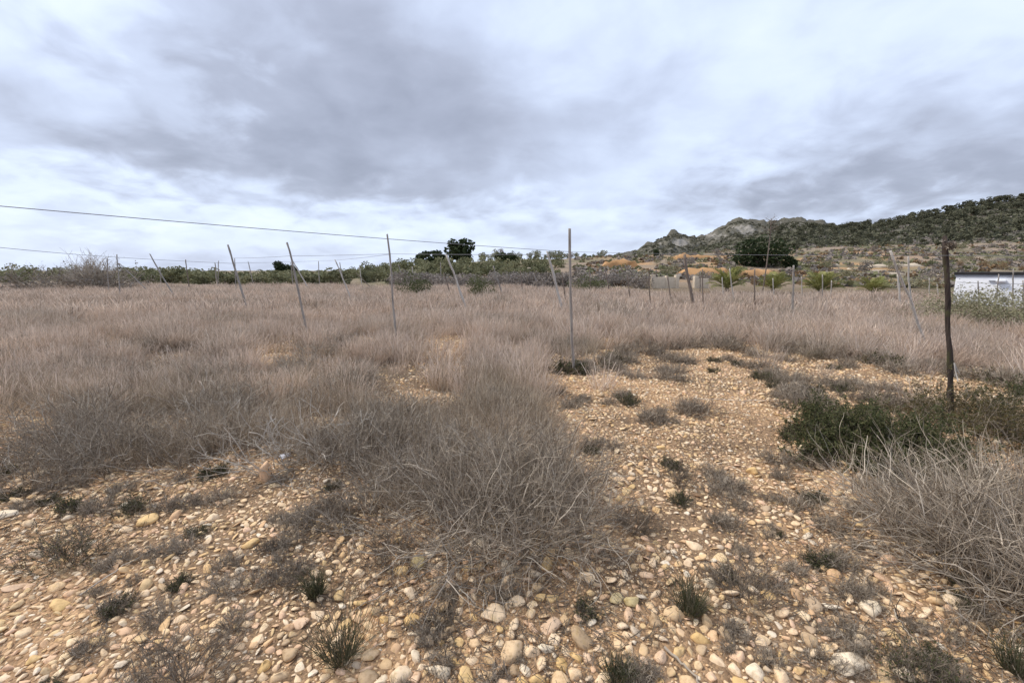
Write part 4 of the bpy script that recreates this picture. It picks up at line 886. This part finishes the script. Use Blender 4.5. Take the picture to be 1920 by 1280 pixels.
SPEC = [(1630, 1148, 24, M_STONE_PALE, .1, .62, 1.5, .6, 'smooth pale oval stone lying near the dark curved stem'), (1595, 1252, 38, M_STONE_PALE, 1, .45, 1.35, .5, 'large pale flat angular stone on the pebbles'),
    (277, 976, 20, M_STONE_OCHRE, 1, .75, 1.2, 0, 'ochre block stone in front of a tiny dark plant'), (498, 897, 17, M_STONE, .8, 1.5, 1.0, 0, 'upright pointed stone under the heap of curved branches'), (110, 1128, 22, M_STONE_OCHRE, .8, .55, 1.5, -.5, 'long yellow stone lying by the long thin stick'),
    (8, 966, 24, M_STONE_PALE, .9, .4, 1.5, 0, 'flat white slab stone beside the grass edge'), (130, 966, 11, M_STONE_PALE, .8, .6, 1.3, 0, 'small white stone behind the dark greenish leafy tuft'), (786, 1056, 19, M_STONE_LICHEN, 1, .9, 1.2, 0, 'yellow lichen covered rock at the foot of the tangled shrub'),
    (1184, 1132, 15, M_STONE_LICHEN, .3, .85, 1.0, 0, 'round grey lichen stone'), (1154, 1124, 15, M_STONE_LICHEN, .8, .7, 1.3, .3, 'yellow topped stone touching the round lichen one'), (752, 1266, 22, M_STONE, .5, .8, 1.2, .6, 'large rounded tan stone among small pebbles'),
    (1668, 1048, 16, M_STONE, .9, .75, 1.25, -.4, 'tan stone shaded by the large pale twiggy shrub'), (1025, 1218, 18, M_STONE_PALE, .8, .6, 1.5, .3, 'pale bar shaped stone in front of the tangled shrub'), (1238, 1240, 15, M_STONE_PINK, .2, .85, 1.1, .5, 'round smooth pink stone beside the dead root'),
    (1084, 1161, 13, M_STONE_PINK, .7, .8, 1.3, -.8, 'orange pink stone near the lichen stones'), (470, 1022, 15, M_STONE_OCHRE, .9, .7, 1.2, .2, 'orange angular stone beside the tiny grey cushion'), (985, 1256, 15, M_STONE_PALE, .3, .6, 1.6, -1, 'long pale grey stone beside a round cream one'), (1078, 1266, 14, M_STONE, .2, .8, 1.1, 0, 'round cream stone beside the long pale grey one'),
    (565, 1163, 16, M_STONE_PINK, .8, .6, 1.2, 0, 'pink orange stone next to the grassy green tuft'), (672, 1078, 13, M_STONE, .5, .6, 1.4, 0, 'flat grey tan stone on fine gravel'), (60, 1230, 14, M_STONE_OCHRE, 1, .5, 1.4, .5, 'flat orange flake stone on dark soil'), (780, 1226, 11, M_STONE_PALE, .9, .8, 1.0, 0, 'pale angular stone above the large rounded tan one'),
    (1322, 1132 - 60, 13, M_STONE, .7, .7, 1.2, 0, 'cream knobbly stone behind the narrow green tuft'), (30, 1098, 22, M_STONE_PINK, .8, .4, 1.9, .35, 'longest flat pinkish stone on the pebbles'), (1410, 880, 12, M_STONE_OCHRE, .8, .7, 1.2, 0, 'yellow ochre stone in the middle of the stony strip'), (1185, 912, 11, M_STONE_OCHRE, .9, .8, 1.5, 1, 'orange stone at the side of the tangled shrub'), (1240, 838, 10, M_STONE_OCHRE, .6, .8, 1.1, 0, 'yellow round stone further up the stony strip')]
for (px, py, hw, mt, ag, fl, el, rz, lb) in SPEC:
    p = onground(px, py); dep = p[1] * cp + (CZ - p[2]) * sp; r = hw * dep / F
    V = stone_v(I3[0], ag, fl, el)
    o = link('stone', mesh_np('stone', V, tris=I3[1], mat=mt, attrs={'rnd': np.zeros(len(V))}, smooth_=True), loc=(p[0], p[1], p[2] + r * fl * .35 / el), label=lb, cat='stone', group='single notable stones'); o.scale = [r] * 3; o.rotation_euler = (rng.normal() * .1, rng.normal() * .1, rz)
    put(p[0], p[1], r)
# scatter
N = 360000
Y = 1.15 + 10 * rng.random(N) ** 1.55; X = rng.uniform(-1.42, 1.42, N) * Y
bm_, _ = bare(X, Y); pt = patch(X, Y); dist = np.hypot(X, Y)
zone = np.maximum(bm_, pt * .9); clus = fbm(X * 1.5, Y * 1.5, 200, 3); clus2 = fbm(X * .6, Y * .6, 210, 2)
prob = np.clip(zone + .16, 0, 1) * np.clip((clus - .2) * 5, .15, 1)
keep = rng.random(N) < prob; X, Y, zone, clus, dist = X[keep], Y[keep], zone[keep], clus[keep], dist[keep]
u = rng.random(len(X)); size = .0065 + .010 * u ** 1.5 + .017 * (u > .62) * rng.random(len(X)) ** 1.4 + .024 * (u > .97) * rng.random(len(X)) ** 2
size *= 1 + .35 * (clus2[keep] - .5) * 2
size = np.maximum(size, dist * .0026)
order = np.argsort(-size / dist); sel = []
for i in order[:190000]:
    if free(X[i], Y[i], size[i]): put(X[i], Y[i], size[i]); sel.append(i)
sel = np.array(sel); X, Y, size = X[sel], Y[sel], size[sel]; Z = H(X, Y); zn = zone[sel]
app = size / np.hypot(X, Y) * ((np.abs(X) < Y * 1.16) & (Y > 1.3) & (zn > .5)); big = np.argsort(-app)[:300 - len(SPEC)]
isbig = np.zeros(len(X), bool); isbig[big] = True
for i in big:
    sn = SHAPES[rng.choice(4, p=[.12, .52, .24, .12])][0]; cn = SMATS[rng.choice(6, p=[.28, .24, .14, .14, .1, .1])][0]
    o = link('stone', STMESH[sn, cn][rng.integers(2)], loc=(X[i], Y[i], Z[i] + size[i] * rng.uniform(-.05, .2)), label='loose %s %s stone among the smaller pebbles' % (cn, sn), cat='stone', group='loose stones on the stony ground')
    o.scale = [size[i]] * 3; o.rotation_euler = (rng.normal() * .22, rng.normal() * .22, rng.random() * 6.283)
def bake_stones(ids, ICO, nvar):
    Vs, Ts, Rs, off = [], [], [], 0
    for vi in range(nvar):
        ii = ids[vi::nvar]; base = stone_v(ICO[0], rng.uniform(.8, 1.4), rng.uniform(.38, .72), rng.uniform(1.05, 1.7)); n_ = len(ii)
        a_ = rng.random(n_) * 6.283; tx, ty = rng.normal(size=n_) * .25, rng.normal(size=n_) * .25
        sc = size[ii][:, None] * (1 + .18 * rng.normal(size=(n_, 3)))
        B = base[None] * sc[:, None]; B[:, :, 2] += B[:, :, 0] * tx[:, None] + B[:, :, 1] * ty[:, None]
        x_ = B[:, :, 0] * np.cos(a_)[:, None] - B[:, :, 1] * np.sin(a_)[:, None]; y_ = B[:, :, 0] * np.sin(a_)[:, None] + B[:, :, 1] * np.cos(a_)[:, None]
        V = np.stack([x_ + X[ii][:, None], y_ + Y[ii][:, None], B[:, :, 2] + (Z[ii] + size[ii] * rng.uniform(-.12, .22, n_))[:, None]], -1)
        Vs.append(V.reshape(-1, 3)); nv = len(base); Ts.append((ICO[1][None] + (np.arange(n_) * nv)[:, None, None]).reshape(-1, 3) + off); off += n_ * nv
        Rs.append(np.repeat(rng.random(n_), nv))
    return np.concatenate(Vs), np.concatenate(Ts), np.concatenate(Rs)
rest = np.where(~isbig)[0]; larger = rest[(size[rest] > .016) & (np.hypot(X[rest], Y[rest]) < 5)][:4200]; ls = np.zeros(len(X), bool); ls[larger] = True; rest = rest[~ls[rest]][:33000]
V, T_, r = bake_stones(larger, I2, 20)
link('loose_pebbles', mesh_np('loose_pebbles', V, tris=T_, mat=M_STONE, attrs={'rnd': r}, smooth_=False), label='loose tan and cream pebbles covering the ground', cat='pebbles', kind='stuff')
V, T_, r = bake_stones(rest, I1, 14)
link('fine_gravel', mesh_np('fine_gravel', V, tris=T_, mat=M_STONE, attrs={'rnd': r}, smooth_=False), label='fine tan gravel between the larger stones', cat='gravel', kind='stuff')
print('stones', len(X), len(rest), len(larger))
# dry litter: short dark stem bits between the stones
N = 70000; Y2 = 1.15 + 7.5 * rng.random(N) ** 1.6; X2 = rng.uniform(-1.4, 1.4, N) * Y2
cl = fbm(X2 * 1.9, Y2 * 1.9, 230, 3); keep = cl > .5; X2, Y2 = X2[keep], Y2[keep]; n_ = len(X2)
P = wander(np.stack([X2, Y2, H(X2, Y2) + .008], 1), np.stack([rng.normal(size=n_), rng.normal(size=n_), np.abs(rng.normal(size=n_)) * .35], 1), rng.uniform(.02, .09, n_), 3, .3, 0)
link('dry_litter', geo_mesh('dry_litter', tubes(P, rng.uniform(.0008, .002, (n_, 1)) * np.ones((1, 3)), 2), M_TWIG_DARK), label='dark dry plant litter between the stones', cat='litter', kind='stuff')

# pale scrap caught in the branch heap
V = stone_v(I3[0], 1, .8, 1.2); V *= 1 + .16 * rng.normal(size=(len(V), 1))
p = onground(537, 866); o = link('white_scrap', mesh_np('white_scrap', V, tris=I3[1], mat=plain('white_scrap', (.62, .62, .66), .4, 20, .15), smooth_=False), loc=p + [0, 0, .05], label='small crumpled white scrap caught in the curved branches', cat='litter'); o.scale = [.05] * 3

# ------------------------------------------------------------------ dry grass field (geometry-node instances of tufts)
PROT = bpy.data.collections.new('grass_tufts')
def tuft(name, n_, h, w, r, K, lean, mt, curl, head):
    a_ = rng.random(n_) * 6.283; rr = rng.random(n_) ** .5
    st = np.stack([np.cos(a_) * rr * w, np.sin(a_) * rr * w, np.full(n_, -.02)], 1)
    d = np.stack([np.cos(a_) * rr * .38 + lean + rng.normal(size=n_) * .14, np.sin(a_) * rr * .38 + rng.normal(size=n_) * .14, np.ones(n_)], 1)
    wild = rng.random(n_) < .28
    d[wild, :2] += rng.normal(size=(wild.sum(), 2)) * .5
    P = wander(st, d, h * (.4 + .62 * rng.random(n_) + .35 * wild * rng.random(n_)), K, curl, -.02)
    R_ = np.linspace(1, .45, K); 
    if head: R_[-2:] *= 1.5
    g = [tubes(P, r * R_[None] * (.7 + .6 * rng.random(n_))[:, None], 2)]
    n2 = n_ // 2; s, t_ = branch_from(P, n2, .35, 1); g.append(tubes(wander(s, t_ + rng.normal(size=(n2, 3)) * .35, h * (.12 + .2 * rng.random(n2)), 3, curl, 0), np.full((n2, 3), r * .55), 2))
    o = bpy.data.objects.new(name, geo_mesh(name, cat_geo(g), mt)); PROT.objects.link(o)
for i in range(4): tuft('tuft_a%d' % i, 80, .43, .15, .0019, 5, .10, M_GRASS2, .10, False)      # near, wiry
for i in range(4): tuft('tuft_b%d' % i, 80, .50, .19, .0036, 5, .12, M_GRASS, .06, True)        # middle
for i in range(4): tuft('tuft_c%d' % i, 75, .56, .34, .0080, 4, .14, M_GRASS, .05, True)        # far
pts = []
def scatter(n_, y0, y1, k0, pw, dens_edge):
    Y_ = y0 + (y1 - y0) * rng.random(n_) ** pw; X_ = rng.uniform(-1.5, 1.5, n_) * Y_
    b_, nn_ = bare(X_, Y_); pm_ = patch(X_, Y_); cl_ = fbm(X_ * 1.1, Y_ * 1.1, 300, 3)
    pr = np.maximum(1 - b_, dens_edge) * (1 - .93 * pm_) * np.clip((cl_ - np.interp(Y_, [3, 6, 12], [.47, .43, .31])) * 9, np.interp(Y_, [3, 8], [.04, .12]), 1)
    k_ = rng.random(n_) < pr; X_, Y_, cl_ = X_[k_], Y_[k_], cl_[k_]
    sc = (.5 + .65 * rng.random(len(X_))) * (.72 + .58 * fbm(X_ * .45, Y_ * .45, 310, 2)) * np.interp(Y_, [2, 5, 9], [.62, .78, 1])
    pts.append(np.stack([X_, Y_, H(X_, Y_), sc, np.where((rng.random(len(X_)) < .3) & (k0 == 4), 0, k0) + rng.integers(0, 4, len(X_))], 1))
scatter(4200, 2.2, 6.2, 0, .8, .0); scatter(7000, 5.0, 14, 4, .75, .03); scatter(12000, 12.5, 40, 8, .7, 0)
pts = np.concatenate(pts)
pc = pcol(pts[:, 0], pts[:, 1]); lim = np.interp(pc, [-500, 600, 1000, 1250, 1700, 2400], [40, 40, 34, 27, 25, 16]); pts = pts[pts[:, 1] < lim]
me = bpy.data.meshes.new('dry_grass'); me.vertices.add(len(pts)); me.vertices.foreach_set('co', pts[:, :3].astype(np.float32).ravel())
for nm, v in (('scl', pts[:, 3]), ('spin', rng.random(len(pts)) * 6.283)):
    a_ = me.attributes.new(nm, 'FLOAT', 'POINT'); a_.data.foreach_set('value', v.astype(np.float32))
a_ = me.attributes.new('pick', 'INT', 'POINT'); a_.data.foreach_set('value', pts[:, 4].astype(np.int32))
go = link('dry_grass', me, label='tall pinkish brown dry grass covering the field', cat='grass', kind='stuff')
ng = bpy.data.node_groups.new('grass_field', 'GeometryNodeTree'); ng.interface.new_socket('Geometry', in_out='INPUT', socket_type='NodeSocketGeometry'); ng.interface.new_socket('Geometry', in_out='OUTPUT', socket_type='NodeSocketGeometry')
gi, gout = ng.nodes.new('NodeGroupInput'), ng.nodes.new('NodeGroupOutput')
iop = ng.nodes.new('GeometryNodeInstanceOnPoints'); ci = ng.nodes.new('GeometryNodeCollectionInfo'); ci.inputs[0].default_value = PROT; ci.inputs[1].default_value = True; ci.inputs[2].default_value = True
def attr(nm, ty):
    n_ = ng.nodes.new('GeometryNodeInputNamedAttribute'); n_.data_type = ty; n_.inputs[0].default_value = nm; return n_.outputs[0]
cx = ng.nodes.new('ShaderNodeCombineXYZ'); mul = ng.nodes.new('ShaderNodeMath'); mul.operation = 'MULTIPLY'; mul.inputs[1].default_value = .11
ng.links.new(attr('spin', 'FLOAT'), mul.inputs[0]); sub = ng.nodes.new('ShaderNodeMath'); sub.operation = 'SUBTRACT'; sub.inputs[1].default_value = .35; ng.links.new(mul.outputs[0], sub.inputs[0])
ng.links.new(sub.outputs[0], cx.inputs[2])
ng.links.new(gi.outputs[0], iop.inputs['Points']); ng.links.new(ci.outputs[0], iop.inputs['Instance']); iop.inputs['Pick Instance'].default_value = True
ng.links.new(attr('pick', 'INT'), iop.inputs['Instance Index']); ng.links.new(cx.outputs[0], iop.inputs['Rotation']); ng.links.new(attr('scl', 'FLOAT'), iop.inputs['Scale'])
ng.links.new(iop.outputs[0], gout.inputs[0])
md = go.modifiers.new('grass', 'NODES'); md.node_group = ng
